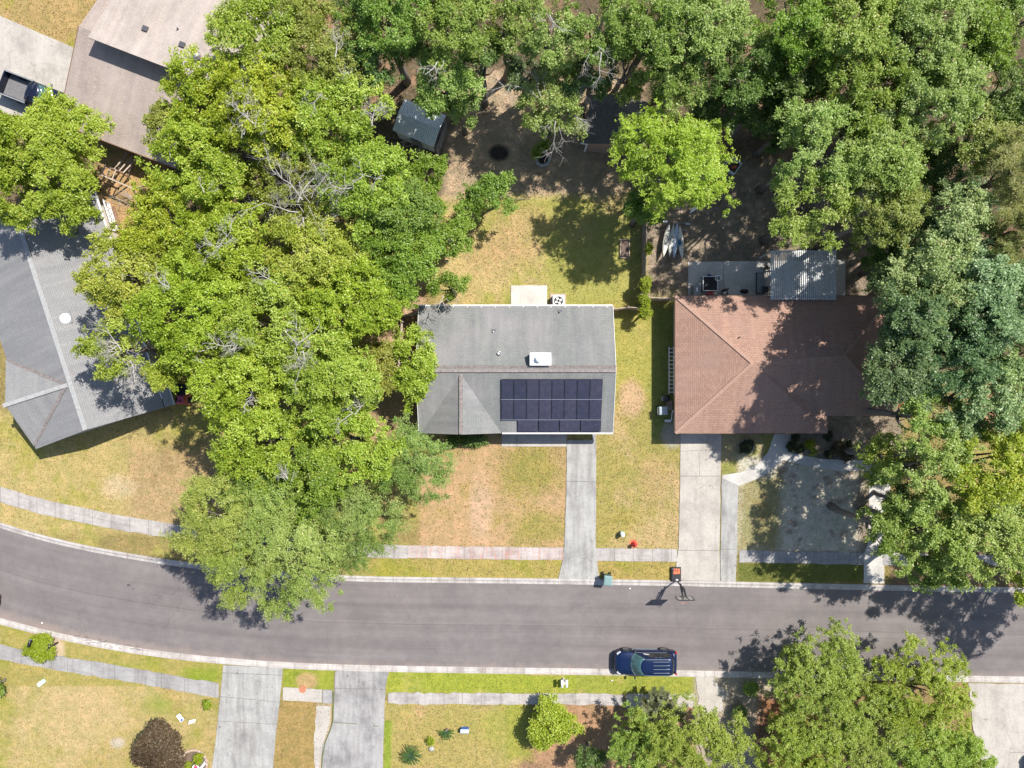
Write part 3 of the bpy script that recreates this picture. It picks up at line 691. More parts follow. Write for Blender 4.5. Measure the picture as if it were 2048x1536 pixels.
def lp(px, py, h): 
    q = P(px, py, h) - Vector((R2.x, R2.y, 0)); return (q.x * math.cos(ang) + q.y * math.sin(ang), -q.x * math.sin(ang) + q.y * math.cos(ang))
q = lp(127, 637, 4.2); dv = MB().lathe([(.42, 0), (.42, .06), (.36, .16), (.2, .26), (.02, .30)], 20, (q[0], q[1], 3.98)).build('dome_vent', 'white_chimney', T, True)
MB().box((q[0], q[1], 3.97), (.9, .9, .06)).build('flashing', 'mid_grey', dv)
for (px, py) in ((131, 516), (150, 463)):
    q = lp(px, py, 3.8); vent_pipe(T, q[0], q[1], 3.62, .05, .3, 'mid_grey', 'dark_grey')
windows(T, [(.42, 3, 1.4, 1.3, 1.0, 'y', -1), (.42, 7.5, 1.4, 1.3, 1.0, 'y', -1), (6, .5, 1.4, 1.2, 1.0, 'x', -1), (12, .5, 1.4, 1.2, 1.0, 'x', -1)])

# --- tan house, top left (clerestory: lower slope to the street side, upper roof above it)
a4 = math.atan2(-.359, .933); O4 = P(117, 246, 2.5)
T = thing('house', 'tan-shingled house in the top left corner with a stepped two-level roof', 'house', (O4.x, O4.y, 0), a4)
c4, s4 = math.cos(a4), math.sin(a4)
def l4(px, py, h):
    q = P(px, py, h); dx, dy = q.x - O4.x, q.y - O4.y; return (dx * c4 + dy * s4, -dx * s4 + dy * c4)
rl = l4(150, 50, 4.1); ue = l4(177, 75, 5.2); LX = 14.5; LW = 9.6
roof_obj('roof', [[(0, 0, 2.5), (LW, 0, 2.5), (LW, rl[1], 4.1), (0, rl[1], 4.1)], [(0, rl[1], 4.1), (LW, rl[1], 4.1), (LW, rl[1] + 5, 2.6), (0, rl[1] + 5, 2.6)]], .16, 'shingle_tan', T)
ua = l4(175, 74, 5.25); ub = l4(214, 0, 4.9)
roof_obj('upper_roof', [[(ua[0], ua[1], 5.25), (LX, ua[1], 5.25), (LX, ua[1] + 11, 3.9), (ua[0] + 1.2, ua[1] + 11, 3.9)]], .18, 'shingle_tan_sunlit', T)
MB().box(((ua[0] + .5 + LX) / 2, ua[1] + .55, 4.5), (LX - ua[0] - .5, .12, 1.2)).build('clerestory_wall', 'wall_siding', T)
MB().box((LW / 2, rl[1] / 2 + .2, 1.15), (LW - .8, rl[1] - .8, 2.3)).box((LX / 2 + ua[0] / 2, rl[1] + 3.8, 1.7), (LX - ua[0] - 1.0, 7, 3.4)).build('wall', 'wall_brick', T)
gf = MB(); gf.bar((-.03, 0, 2.43), (-.03, rl[1], 4.03), .04, .18); gf.box((LW / 2, -.03, 2.42), (LW, .05, .18)); pieces(gf, 'fascia', 'wood_brown', T)
windows(T, [(3, .17, 1.4, 1.5, 1.0, 'x', -1), (8, .17, 1.4, 1.5, 1.0, 'x', -1)])
for (px, py) in ((291, 58), (365, 90)):
    q = l4(px, py, 5.0); MB().box((q[0], q[1], 5.25 - (q[1] - ua[1]) * .123 + .08), (.42, .38, .14), ry=0).build('roof_vent', 'dark_grey', T, bevel=.02)
q = l4(355, 57, 5); vent_pipe(T, q[0], q[1], 5.2 - (q[1] - ua[1]) * .123, .05, .25, 'dark_grey', 'dark_grey')
q = l4(393, 112, 5.2); MB().lathe([(.30, 0), (.30, .1), (.36, .2), (.34, .42), (.2, .52), (.03, .56)], 16, (q[0], q[1], 5.05)).build('turbine_vent', 'aluminium', T, True)

# --- sheds
a5 = math.radians(-22); q = P(838, 244, 2.2)
T = thing('shed', 'pale metal garden shed with a ribbed roof, under the bright tree', 'shed', (q.x, q.y, 0), a5)
MB().box((0, 0, 1.0), (3.1, 2.3, 2.0)).build('wall', 'galvanised', T)
rib = MB()
roof_obj('roof', [[(-1.7, -1.3, 2.02), (1.7, -1.3, 2.02), (1.7, 0, 2.4), (-1.7, 0, 2.4)], [(-1.7, 1.3, 2.02), (-1.7, 0, 2.4), (1.7, 0, 2.4), (1.7, 1.3, 2.02)]], .05, 'galvanised', T)
for i in range(22):
    x = -1.62 + i * .154; rib.bar((x, -1.28, 2.045), (x, 0, 2.42), .05, .035); rib.bar((x, 1.28, 2.045), (x, 0, 2.42), .05, .035)
rib.build('roof_rib', 'deck_white', T)
MB().box((.1, -1.17, .98), (.9, .04, 1.85)).build('door', 'mid_grey', T); MB().box((.15, -1.2, 1.96), (.62, .3, .12)).build('vent_hood', 'dark_void', T)
a6 = math.radians(-8); q = P(1232, 244, 2.4)
T = thing('shed', 'brick outbuilding with a dark shaded roof and white corner trim', 'shed', (q.x, q.y, 0), a6)
MB().box((0, 0, 1.15), (3.8, 3.4, 2.3)).build('wall', 'wall_brick', T)
MB().prism([(-1.9, 1.15), (1.9, 1.15), (0, 1.9)], 0, .1)
MB().add([(-1.9, -1.72, 2.3), (1.9, -1.72, 2.3), (0, -1.72, 3.0), (-1.9, -1.62, 2.3), (1.9, -1.62, 2.3), (0, -1.62, 3.0)], [(0, 1, 2), (5, 4, 3), (0, 2, 5, 3), (1, 4, 5, 2), (0, 3, 4, 1)]).build('gable_wall', 'wall_brick', T)
roof_obj('roof', [[(-2.2, -1.9, 2.25), (0, -1.9, 3.08), (0, 1.9, 3.08), (-2.2, 1.9, 2.25)], [(2.2, -1.9, 2.25), (2.2, 1.9, 2.25), (0, 1.9, 3.08), (0, -1.9, 3.08)]], .1, 'shingle_dark', T)
tr = MB(); tr.box((-1.93, -1.76, 1.15), (.14, .1, 2.3)); tr.box((1.93, -1.76, 1.15), (.14, .1, 2.3)); tr.box((-2.2, -1.92, 2.2), (.5, .08, .1)); pieces(tr, 'trim', 'white_paint', T)
MB().box((.4, -1.76, .95), (.9, .05, 1.9)).build('door', 'wood_brown', T)

# ------------------------------------------------------------------ fences
def fence(pts, h, lab, mat='wood_grey', px=True):
    A = [P(*p) for p in pts]; T = thing('fence', lab, 'fence', A[0]); o = A[0]; bd = MB(); rl_ = MB(); r = random.Random(len(pts) * 7 + int(pts[0][0]))
    for i in range(len(A) - 1):
        a = A[i] - o; b2 = A[i + 1] - o; d = b2 - a; L_ = d.length; an = math.atan2(d.y, d.x); n = max(1, int(L_ / .15))
        for k in range(n):
            t = (k + .5) / n; hh = h + r.uniform(-.04, .04); p = a + d * t
            bd.box((p.x + r.uniform(-.012, .012), p.y + r.uniform(-.012, .012), hh / 2), (.135, .02, hh), an)
        for z in (.3, h * .5, h - .25): rl_.bar(a + Vector((0, 0, z)) + Vector((math.sin(an), -math.cos(an), 0)) * -.04, b2 + Vector((0, 0, z)) + Vector((math.sin(an), -math.cos(an), 0)) * -.04, .05, .09)
        m_ = max(1, int(L_ / 2.4))
        for k in range(m_ + 1):
            p = a + d * (k / m_); MB().box((p.x - math.sin(an) * .1, p.y + math.cos(an) * .1, (h + .05) / 2), (.09, .09, h + .05), an).build('post', mat, T)
    bd.build('board_panel', mat, T); rl_.build('rail', mat, T); return T
fence([(1287, 300), (1285, 440), (1283, 560), (1280, 621)], 1.8, 'weathered grey board fence running down the right side of the back lawn')
fence([(1222, 623), (1250, 619), (1280, 621)], 1.7, 'short board fence joining the solar panel house to the long fence', 'wood_pale')
fence([(1290, 601), (1340, 602)], 1.7, 'short pale fence beside the top corner of the brown roof', 'wood_pale')
fence([(908, 200), (898, 250), (876, 314)], 1.7, 'leaning grey board fence beside the metal shed', 'wood_grey')
fence([(843, 628), (806, 634), (772, 640)], 1.7, 'wooden fence left of the solar panel house, shading the bare soil', 'wood_pale')
fence([(806, 645), (802, 690), (798, 760)], 1.0, 'low wooden fence running down the bare strip beside the green shrub', 'wood_pale')

# ------------------------------------------------------------------ vehicles
def ring(x, w, zb, zt, crown=.03):
    pts = [(-w * .9, zb), (-w, zb + .12), (-w * 1.0, zb + (zt - zb) * .55), (-w * .965, zt - .09), (-w * .86, zt), (-w * .4, zt + crown), (0, zt + crown * 1.2)]
    full = pts + [(-p[0], p[1]) for p in pts[-2::-1]]
    return [(x, p[0], p[1]) for p in full]
def wheel(T, x, y, r=.36, w=.24, side=1):
    o = MB(); seg = 24
    def cyl(rings): 
        vs = []; fs = []; n = seg
        for (rr, yy) in rings:
            for k in range(n): a = 2 * math.pi * k / n; vs.append((x + rr * math.cos(a), y + yy * side, r + rr * math.sin(a)))
        for i in range(len(rings) - 1):
            for k in range(n): a = i * n + k; b2 = i * n + (k + 1) % n; fs.append((a, b2, b2 + n, a + n))
        fs += [tuple(range(n)), tuple(range((len(rings) - 1) * n, len(rings) * n))]
        return vs, fs
    wh = MB().add(*cyl([(r * .62, w / 2), (r * .95, w / 2), (r, w / 2 - .03), (r, -w / 2), (r * .6, -w / 2)])).build('wheel', 'black_tyre', T, True)
    rm = MB().add(*cyl([(r * .64, w / 2 - .03), (r * .64, w / 2 + .005), (r * .56, w / 2 + .006), (r * .54, w / 2 - .05), (.03, w / 2 - .05)]))
    for k in range(5):
        a = 2 * math.pi * k / 5; rm.bar((x, y + side * (w / 2), r), (x + r * .57 * math.cos(a), y + side * (w / 2), r + r * .57 * math.sin(a)), .06, .05)
    rm.build('rim', 'car_trim', wh)
def quad_on(face, inset, off):
    """inset quad slightly proud of a 4-point face"""
    f = [Vector(p) for p in face]; c = sum(f, Vector()) / 4; n = (f[1] - f[0]).cross(f[3] - f[0]).normalized()
    if n.dot(c - Vector((c.x * 0, 0, .8))) < 0: n = -n
    out = []
    for i in range(4): out.append(c + (f[i] - c) * inset[i % len(inset)] + n * off)
    return out
def cab(T, xb0, xr0, xr1, xb1, wb, wr, zb, zr, paint):
    """x forward positive: xb0 windscreen base, xr0 roof front, xr1 roof rear, xb1 tail base"""
    def outline(t, grow=0.0):
        e = t ** 1.25; xf = xb0 + (xr0 - xb0) * t; xr_ = xb1 + (xr1 - xb1) * t; w = wb + (wr - wb) * e + grow; z = zb + (zr - zb) * (1 - (1 - t) ** 1.3)
        pts = [(xf - .34 * abs(q) ** 2.4 + grow, q * w * .93, z) for q in (-1, -.8, -.5, -.2, .2, .5, .8, 1)]
        pts += [(xf - .8, w, z), ((xf + xr_) / 2 - .2, w, z), (xr_ + .3, w * .98, z)]
        pts += [(xr_ + .10 * abs(q) ** 2 - grow, q * w * .90, z) for q in (1, .5, 0, -.5, -1)]
        pts += [(xr_ + .3, -w * .98, z), ((xf + xr_) / 2 - .2, -w, z), (xf - .8, -w, z)]
        return pts
    rings = [outline(t) for t in (0, .25, .5, .75, .93)]
    top = outline(1.0); cx_ = (xr0 + xr1) / 2
    def shrink(k, dz): return [(cx_ + (p[0] - cx_) * k, p[1] * k, top[0][2] + dz) for p in top]
    rings += [shrink(.985, .02), shrink(.90, .045), shrink(.5, .062), shrink(.05, .065)]
    MB().loft(rings[::-1]).build('cabin', paint, T, True)
    def band(name, idx, t0, t1, mat):
        n_ = len(outline(0)); m_ = len(idx); K_ = 5; V_ = []; F_2 = []; ins = Vector(((xb0 + xb1) / 2, 0, zb)); g = []
        for ly in (0, 1):
            for q in range(K_ + 1):
                o_ = outline(t0 + (t1 - t0) * q / K_, .022)
                for k in idx: p = Vector(o_[k % n_]); V_.append(p + (ins - p).normalized() * .03 * ly)
        L2 = (K_ + 1) * m_
        for q in range(K_):
            for k in range(m_ - 1): a_ = q * m_ + k; F_2 += [(a_, a_ + 1, a_ + m_ + 1, a_ + m_), (L2 + a_ + 1, L2 + a_, L2 + a_ + m_, L2 + a_ + m_ + 1)]
            for a_ in (q * m_, q * m_ + m_ - 1): F_2.append((a_, a_ + m_, L2 + a_ + m_, L2 + a_))
        for k in range(m_ - 1):
            for a_ in (k, K_ * m_ + k): F_2.append((a_, a_ + 1, L2 + a_ + 1, L2 + a_))
        return MB().add(V_, F_2).build(name, mat, T, True)
    band('windscreen', list(range(0, 8)), .05, .93, 'glass')
    band('side_window', [8, 9, 10], .12, .86, 'glass_dark'); band('side_window', [16, 17, 18], .12, .86, 'glass_dark')
    band('rear_window', [11, 12, 13, 14, 15], .15, .85, 'glass_dark')
    tm = MB(); tm.tube([Vector(p) + Vector((.015, 0, .0)) for p in outline(.03, .015)[:8]], .016, 5); tm.build('windscreen_trim', 'car_trim', T)
    return
    def glass(name, f, ins, mat, off=.012):
        q = quad_on(f, ins, off); c = sum(q, Vector()) / 4
        n = (q[1] - q[0]).cross(q[3] - q[0]).normalized() * .006
        return MB().add([p + n for p in q] + [p - n for p in q], [(0, 1, 2, 3), (7, 6, 5, 4), (0, 4, 5, 1), (1, 5, 6, 2), (2, 6, 7, 3), (3, 7, 4, 0)]).build(name, mat, T)
    glass('windscreen', [b4[0], b4[1], r4[1], r4[0]], (.93,), 'glass')
    glass('side_window', [b4[1], b4[2], r4[2], r4[1]], (.86,), 'glass_dark'); glass('side_window', [b4[3], b4[0], r4[0], r4[3]], (.86,), 'glass_dark')
    glass('rear_window', [b4[2], b4[3], r4[3], r4[2]], (.82,), 'glass_dark')
def car(name, lab, loc, rz, L_, Wd, Hh, paint, kind='suv'):
    T = thing(name, lab, 'car' if kind != 'pickup' else 'pickup truck', loc, rz)
    hl = L_ / 2; w = Wd / 2; zt = Hh * .56
    if kind == 'pickup':
        st = [(hl, .70, .42, .72), (hl - .07, .86, .34, .88), (hl - .3, .97, .30, 1.0), (hl - .9, 1, .28, 1.08), (hl - 1.55, 1, .28, 1.12), (hl - 1.7, 1, .28, 1.14), (-.35, 1, .28, 1.15)]
        MB().loft([ring(x, w * k, zb, z) for (x, k, zb, z) in st][::-1]).build('body', paint, T, True)
        cab(T, hl - 1.35, hl - 2.05, -.15, -.42, w * .90, w * .74, 1.12, Hh, paint)
        bed = MB(); x0 = -hl + .05; x1 = -.40
        bed.box(((x0 + x1) / 2, -w + .07, .72), (x1 - x0, .14, .88)); bed.box(((x0 + x1) / 2, w - .07, .72), (x1 - x0, .14, .88))
        bed.box((x1 - .04, 0, .72), (.08, Wd - .1, .88)); bed.box(((x0 + x1) / 2, 0, .42), (x1 - x0, Wd - .2, .22)); bed.build('cargo_bed', paint, T, bevel=.02)
        MB().box((x0 - .01, 0, .72), (.1, Wd - .08, .86)).build('tailgate', paint, T, bevel=.02)
        fl = MB()
        for k in range(13): fl.box(((x0 + x1) / 2, -w + .26 + k * (Wd - .52) / 12, .55), (x1 - x0 - .15, .07, .03))
        fl.box(((x0 + x1) / 2, 0, .535), (x1 - x0 - .12, Wd - .3, .02)); fl.build('bed_floor', 'bed_liner', T)
        MB().box((-hl - .1, 0, .45), (.2, Wd * .9, .18)).build('rear_bumper', 'car_trim', T, bevel=.03)
        rl_ = MB(); rl_.box(((x0 + x1) / 2, -w + .06, 1.175), (x1 - x0, .09, .02)); rl_.box(((x0 + x1) / 2, w - .06, 1.175), (x1 - x0, .09, .02)); pieces(rl_, 'bed_rail', 'mid_grey', T)
        wx = (hl - .95, -hl + 1.15); mz = 1.22; mx_ = hl - 1.75
    else:
        st = [(hl, .62, .42, .60), (hl - .05, .78, .32, .72), (hl - .2, .90, .26, .84), (hl - .5, .975, .22, .93), (hl - 1.0, 1, .22, zt - .03), (hl - 1.35, 1, .22, zt), (0, 1, .22, zt + .02), (-hl + .8, 1, .24, zt + .03), (-hl + .25, .96, .28, zt), (-hl + .06, .90, .34, zt - .08), (-hl, .80, .42, zt - .25)]
        MB().loft([ring(x, w * k, zb, z) for (x, k, zb, z) in st][::-1]).build('body', paint, T, True)
        cab(T, hl - 1.22, hl - 1.95, -hl + .55, -hl + .22, w * .93, w * .72, zt - .02, Hh - .05, paint)
        if kind == 'suv':
            rb = MB()
            for k in range(4): rb.box((-hl + 1.4, -w * .46 + k * w * .31, Hh + .012), (1.25, .035, .03))
            pieces(rb, 'roof_rib', 'car_trim', T)
            for s_ in (-1, 1): MB().tube([(hl - 2.2, s_ * w * .66, Hh - .03), (hl - 2.4, s_ * w * .67, Hh + .05), (-hl + .9, s_ * w * .68, Hh + .05), (-hl + .7, s_ * w * .68, Hh - .03)], .022, 6).build('roof_rail', 'car_trim', T)
        fb_ = MB(); fb_.loft([[(hl + .06 - abs(t) ** 2.2 * .55 + dx, t * w * .93, z) for (dx, z) in ((0, .30), (.03, .45), (0, .58), (-.12, .58), (-.12, .30))] for t in (-1, -.8, -.5, -.2, .2, .5, .8, 1)]); fb_.build('front_bumper', 'black_plastic', T, True)
        for s_ in (-1, 1):
            MB().box((hl - .34, s_ * w * .80, .80), (.34, .26, .12), s_ * -.55).build('headlight', 'lamp_glass', T, bevel=.03)
            MB().box((-hl + .09, s_ * w * .90, zt - .10), (.16, .10, .36)).build('tail_light', 'tail_red', T, bevel=.03)
        tb = MB(); tb.loft([[(hl - .30 - abs(t) ** 2 * .34 + dx, t * w * .80, z + .0) for (dx, z) in ((0, .86), (.05, .88), (.05, .845), (0, .82))] for t in (-1, -.6, -.2, .2, .6, 1)]); tb.build('hood_trim', 'car_trim', T)
        sk = MB()
        for s_ in (-1, 1): sk.box((0, s_ * (w + .01), .30), (L_ * .42, .06, .05)); sk.box((-.35, s_ * w * .945, zt + .05), (L_ * .52, .02, .04))
        pieces(sk, 'side_trim', 'car_trim', T)
        wp = MB(); wp.bar((hl - 1.12, -w * .55, zt + .06), (hl - 1.5, -w * .1, zt + .28), .025, .02); wp.bar((hl - 1.12, w * .02, zt + .06), (hl - 1.42, w * .5, zt + .24), .025, .02); pieces(wp, 'wiper', 'black_plastic', T)
        wx = (hl - .93, -hl + .98); mz = zt + .08; mx_ = hl - 1.55
    for x in wx:
        for s_ in (-1, 1):
            wheel(T, x, s_ * (w - .10), .36, .25, s_)
            ar = MB(); pts = [(x + .43 * math.cos(a), s_ * (w - .01), .36 + .43 * math.sin(a)) for a in np.linspace(-.1, math.pi + .1, 12)]
            ar.tube(pts, .035, 6).build('wheel_arch', 'black_plastic', T)
    for s_ in (-1, 1):
        mr = MB().box((mx_, s_ * (w + .12), mz), (.12, .24, .17)).bar((mx_, s_ * (w * .88), mz - .05), (mx_, s_ * (w + .05), mz - .02), .05, .04)
        mr.build('mirror', 'black_plastic' if kind != 'pickup' else 'mid_grey', T, bevel=.02)
    return T
car('suv', 'dark blue sport utility vehicle parked by the lower kerb, facing left', (10.55, -21.98, .03), math.pi, 4.9, 1.86, 1.74, 'car_blue')
q = P(88, 200); car('pickup_truck', 'dark pickup truck with an open ribbed bed on the top left driveway', (q.x, q.y, .058), math.atan2(-.359, .933), 5.7, 1.95, 1.85, 'car_navy', 'pickup')
q = P(-50, 1188); car('car', 'black car with only its nose showing at the left edge of the road', (q.x, q.y, .03), math.radians(-17), 4.6, 1.8, 1.5, 'car_black', 'sedan')
q = P(2078, 1560); car('car', 'dark car on the pale driveway in the bottom right corner', (q.x, q.y, .06), math.radians(100), 4.7, 1.85, 1.7, 'car_black', 'sedan')

# ------------------------------------------------------------------ street and garden objects
# basketball hoop
q = P(1351, 1147)
T = thing('basketball_hoop', 'portable black basketball hoop leaning over the road beside the driveway', 'basketball hoop', q)
bs = MB(); bs.loft([[(-.42 * s_, -.62 * s_, z), (.42 * s_, -.62 * s_, z), (.42 * s_, .55 * s_, z), (-.42 * s_, .55 * s_, z)] for (s_, z) in ((.97, .02), (1, .1), (.96, .2), (.80, .26))])
bs.build('base', 'black_plastic', T, bevel=.03)
MB().prism([(-.20, .45), (.28, .45), (.30, .05), (-.24, .02)], .25, .29).build('weight_plate', 'orange_paint', T)
MB().prism([(-.14, .38), (-.05, .38), (-.05, .26), (-.14, .26)], .285, .30).prism([(.04, .4), (.1, .4), (.1, .2), (.04, .2)], .285, .30).build('plate_slot', 'black_plastic', T)
MB().lathe([(.12, 0), (.10, .05), (.06, .08)], 12, (.05, -.48, .24)).build('pole_socket', 'white_paint', T)
MB().tube([(.05, -.50, .2), (.05, -.52, 1.2), (.05, -.56, 2.35)], .06, 10).build('pole', 'black_metal', T, True)
br_ = MB()
for x in (-.06, .16): br_.bar((x, -.50, 1.85), (x, -1.05, 2.60), .07); br_.bar((x, -.52, 2.3), (x, -1.08, 2.95), .05)
br_.bar((.05, -.36, 1.6), (.05, -.82, 2.3), .07, .05); pieces(br_, 'bracket', 'black_metal', T)
bb = MB(); 
for z in (2.42, 3.36): bb.box((.05, -1.12, z), (1.22, .06, .06))
for x in (-.56, -.16, .26, .66): bb.box((x, -1.12, 2.89), (.06, .06, .94))
fr_ = bb.build('backboard_frame', 'black_metal', T)
MB().box((.05, -1.12, 2.89), (1.18, .03, .9)).build('backboard', 'stone_pale', T)
rimm = MB(); rimm.tube([(.05 + .225 * math.cos(a), -1.42 + .225 * math.sin(a), 2.5) for a in np.linspace(0, 2 * math.pi, 25)], .012, 6); rimm.box((.05, -1.17, 2.5), (.14, .1, .06)); rimm.build('rim', 'orange_paint', T)
net = MB()
for k in range(12):
    a = 2 * math.pi * k / 12
    for s_ in (-1, 1): net.tube([(.05 + .22 * math.cos(a), -1.42 + .22 * math.sin(a), 2.49), (.05 + .16 * math.cos(a + s_ * .26), -1.42 + .16 * math.sin(a + s_ * .26), 2.28), (.05 + .12 * math.cos(a), -1.42 + .12 * math.sin(a), 2.08)], .006, 4)
net.build('net', 'white_paint', T)

def wheelie_bin(lab, loc, rz, lid, body, w=.62, d=.72, h=1.05):
    T = thing('wheeled_bin', lab, 'bin', loc, rz)
    MB().loft([[(-w * k / 2, -d * k / 2, z), (w * k / 2, -d * k / 2, z), (w * k / 2, d * k / 2, z), (-w * k / 2, d * k / 2, z)] for (k, z) in ((.78, .06), (.95, h - .06), (1, h - .05), (1, h))]).build('body', body, T, bevel=.02)
    MB().loft([[(-w * k / 2, -d * k / 2 - .03, z), (w * k / 2, -d * k / 2 - .03, z), (w * k / 2, d * k / 2, z), (-w * k / 2, d * k / 2, z)] for (k, z) in ((1.06, h + .003), (1.06, h + .035), (.9, h + .08), (.6, h + .09))]).build('lid', lid, T, bevel=.015)
    hd = MB().tube([(-w * .45, d / 2, h - .02), (-w * .45, d / 2 + .12, h), (w * .45, d / 2 + .12, h), (w * .45, d / 2, h - .02)], .02, 6)
    hd.build('handle', body, T)
    for s_ in (-1, 1):
        wv = MB(); pts = []; wv.tube([(s_ * (w / 2 - .05), d / 2 - .02, .12), (s_ * (w / 2 + .02), d / 2 - .02, .12)], .12, 14); wv.build('wheel', 'black_tyre', T)
    return T
q = P(1212, 1153); wheelie_bin('wheeled bin with pale grey-green lid standing at the kerb by the driveway foot', (q.x, q.y, .1), math.radians(-5), 'bin_green', 'bin_dark_green')
q = P(1321, 820.5); wheelie_bin('grey-blue bin with flat lid beside the brown-roofed house', (q.x, q.y, 0), math.radians(92), 'bin_grey', 'mid_grey', .62, .62, 1.0)
q = P(1329, 797)
T = thing('kettle_barbecue', 'black round-lidded barbecue between the ladder and the grey-blue bin', 'barbecue', q)
MB().lathe([(.12, .45), (.26, .55), (.29, .75), (.29, .78), (.25, .92), (.12, 1.0), (.02, 1.02)], 18).build('kettle', 'black_metal', T, True)
MB().box((-.32, 0, .78), (.18, .34, .03)).build('side_shelf', 'mid_grey', T)
for k in range(3): a = k * 2.1; MB().tube([(.12 * math.cos(a), .12 * math.sin(a), .5), (.3 * math.cos(a), .3 * math.sin(a), 0)], .014, 6).build('leg', 'black_metal', T)
# ladder along the wall
q = P(1342, 741)
T = thing('ladder', 'long white ladder lying along the side of the brown-roofed house', 'ladder', (q.x - .12, q.y, 0))
for x, z in ((-.17, .60), (.17, .75)): MB().box((x, 0, z), (.07, 3.75, .05)).build('side_rail', 'white_paint', T)
for k in range(12): MB().bar((-.17, -1.72 + k * .313, .60), (.17, -1.72 + k * .313, .75), .05, .03).build('rung', 'white_paint', T)
for y in (-1.5, 1.5): MB().box((0, y, .32), (.3, .06, .64)).build('support', 'wood_grey', T)
q = P(1337, 811)
T = thing('plank_stack', 'small stack of pale planks against the wall by the bin', 'planks', q)
for k in range(4): MB().box((-.18 + k * .12, 0, .2 + .04 * k), (.08, .68 + .06 * k, .03)).build('plank', 'wood_pale', T)
MB().box((0, -.25, .1), (.5, .08, .2)).box((0, .25, .1), (.5, .08, .2)).build('bearer', 'wood_grey', T)
T = thing('drainpipe', 'white drainpipe ending in a splash spout at the house corner', 'drainpipe', P(1341, 836))
MB().tube([(.12, .6, 2.2), (.1, .6, .4), (.08, .3, .12), (.06, -.15, .1)], .045, 8).build('pipe', 'white_paint', T)
MB().box((-.22, -.22, .06), (.5, .2, .08)).build('spout', 'white_paint', T)
# air conditioner
q = P(1117, 601.5)
T = thing('air_conditioner', 'white air conditioning unit with round fan behind the solar panel house', 'air conditioner', (q.x - .05, q.y - .1, 0))
MB().box((0, 0, .42), (.9, .9, .76)).build('case', 'white_paint', T, bevel=.02)
MB().box((0, .05, .03), (1.25, 1.2, .06)).build('pad', 'brick_edge', T)
fn = MB(); 
for rr in (.1, .2, .3, .36): fn.tube([(rr * math.cos(a), rr * math.sin(a), .81) for a in np.linspace(0, 6.283, 21)], .009, 4)
fn.build('fan_guard', 'aluminium', T)
MB().lathe([(.35, .795), (.35, .802)], 24).build('fan_opening', 'dark_void', T)
fb_ = MB()
for k in range(4): a = k * math.pi / 2 + .4; fb_.bar((0, 0, .806), (.3 * math.cos(a), .3 * math.sin(a), .806), .16, .006)
fb_.build('fan_blade', 'white_paint', T)
# hydrant
q = P(1267, 1087)
T = thing('fire_hydrant', 'red fire hydrant on the lawn beside the pavement', 'fire hydrant', (q.x, q.y, 0))
MB().lathe([(.19, 0), (.19, .05), (.12, .07), (.12, .55), (.15, .57), (.15, .62), (.12, .64), (.11, .72), (.06, .80), (.03, .82), (.03, .88)], 16).build('body', 'red_paint', T, True)
for (dx, dy, rr) in ((-1, 0, .06), (1, 0, .06), (0, -1, .085)):
    MB().tube([(dx * .08, dy * .08, .47), (dx * .21, dy * .21, .47)], rr, 12).build('nozzle', 'red_paint', T)
MB().lathe([(.34, 0), (.34, .012)], 18).build('base_ring', 'orange_paint', T)
# utility pedestals
q = P(1243, 1067)
T = thing('utility_pedestal', 'round pale green and white utility pedestal near the hydrant', 'utility box', q)
MB().lathe([(.17, 0), (.16, .55), (.17, .56), (.15, .66), (.03, .70)], 16, sx=1.05).build('post', 'pale_green', T, True)
MB().box((0, .08, .35), (.30, .3, .62)).build('housing', 'pale_green', T, bevel=.04)
MB().lathe([(.14, 0), (.12, .05), (.02, .07)], 16, (0, -.02, .68)).build('cap', 'white_chimney', T, True)
q = P(85, 1364)
T = thing('utility_pedestal', 'low pale green and white utility cover on the bottom left lawn', 'utility box', q, .6)
MB().box((.12, .0, .12), (.42, .34, .24)).build('housing', 'pale_green', T, bevel=.06)
MB().lathe([(.18, 0), (.17, .28), (.05, .33)], 16, (-.16, -.02, 0)).build('cap', 'white_chimney', T, True)
# twin mailbox
q = P(1127, 1357)
T = thing('mailbox', 'white double mailbox on one post in the green verge', 'mailbox', q)
for s_ in (-1, 1):
    rings = []
    for y in (-.27, .27): rings.append([(s_ * .18 + .1 * math.cos(a), y, .98 + .1 * math.sin(a)) for a in np.linspace(0, math.pi, 9)] + [(s_ * .18 - .1, y, .85), (s_ * .18 + .1, y, .85)])
    bx = MB().loft(rings).build('box', 'white_chimney', T, True); MB().box((s_ * .18, -.285, .93), (.18, .02, .2)).build('flap', 'white_paint', bx)
MB().box((0, .02, .5), (.12, .12, 1.0)).build('post', 'white_paint', T); MB().box((0, 0, .82), (.5, .14, .05)).build('crossbar', 'white_paint', T)
# black mailboxes at the round shrub
for i, (px, py, lab, hh) in enumerate(((117, 1284, 'black mailbox on a post to the right of the round shrub', 1.15), (88, 1271, 'black mailbox standing out of the round shrub', 1.75))):
    q = P(px, py); T = thing('mailbox', lab, 'mailbox', q, math.radians(-15), 'black mailboxes at the round shrub')
    rings = [[(.1 * math.cos(a), y, hh + .1 * math.sin(a)) for a in np.linspace(0, math.pi, 9)] + [(-.1, y, hh - .1), (.1, y, hh - .1)] for y in (-.28, .28)]
    MB().loft(rings).build('box', 'black_metal', T, True); MB().box((0, 0, hh / 2), (.1, .1, hh - .1)).build('post', 'black_metal', T)
    MB().box((0, .3, hh), (.16, .02, .18)).build('flap', 'mid_grey', T); MB().bar((0, -.25, hh - .12), (0, 0, hh - .45), .05).build('brace', 'black_metal', T)
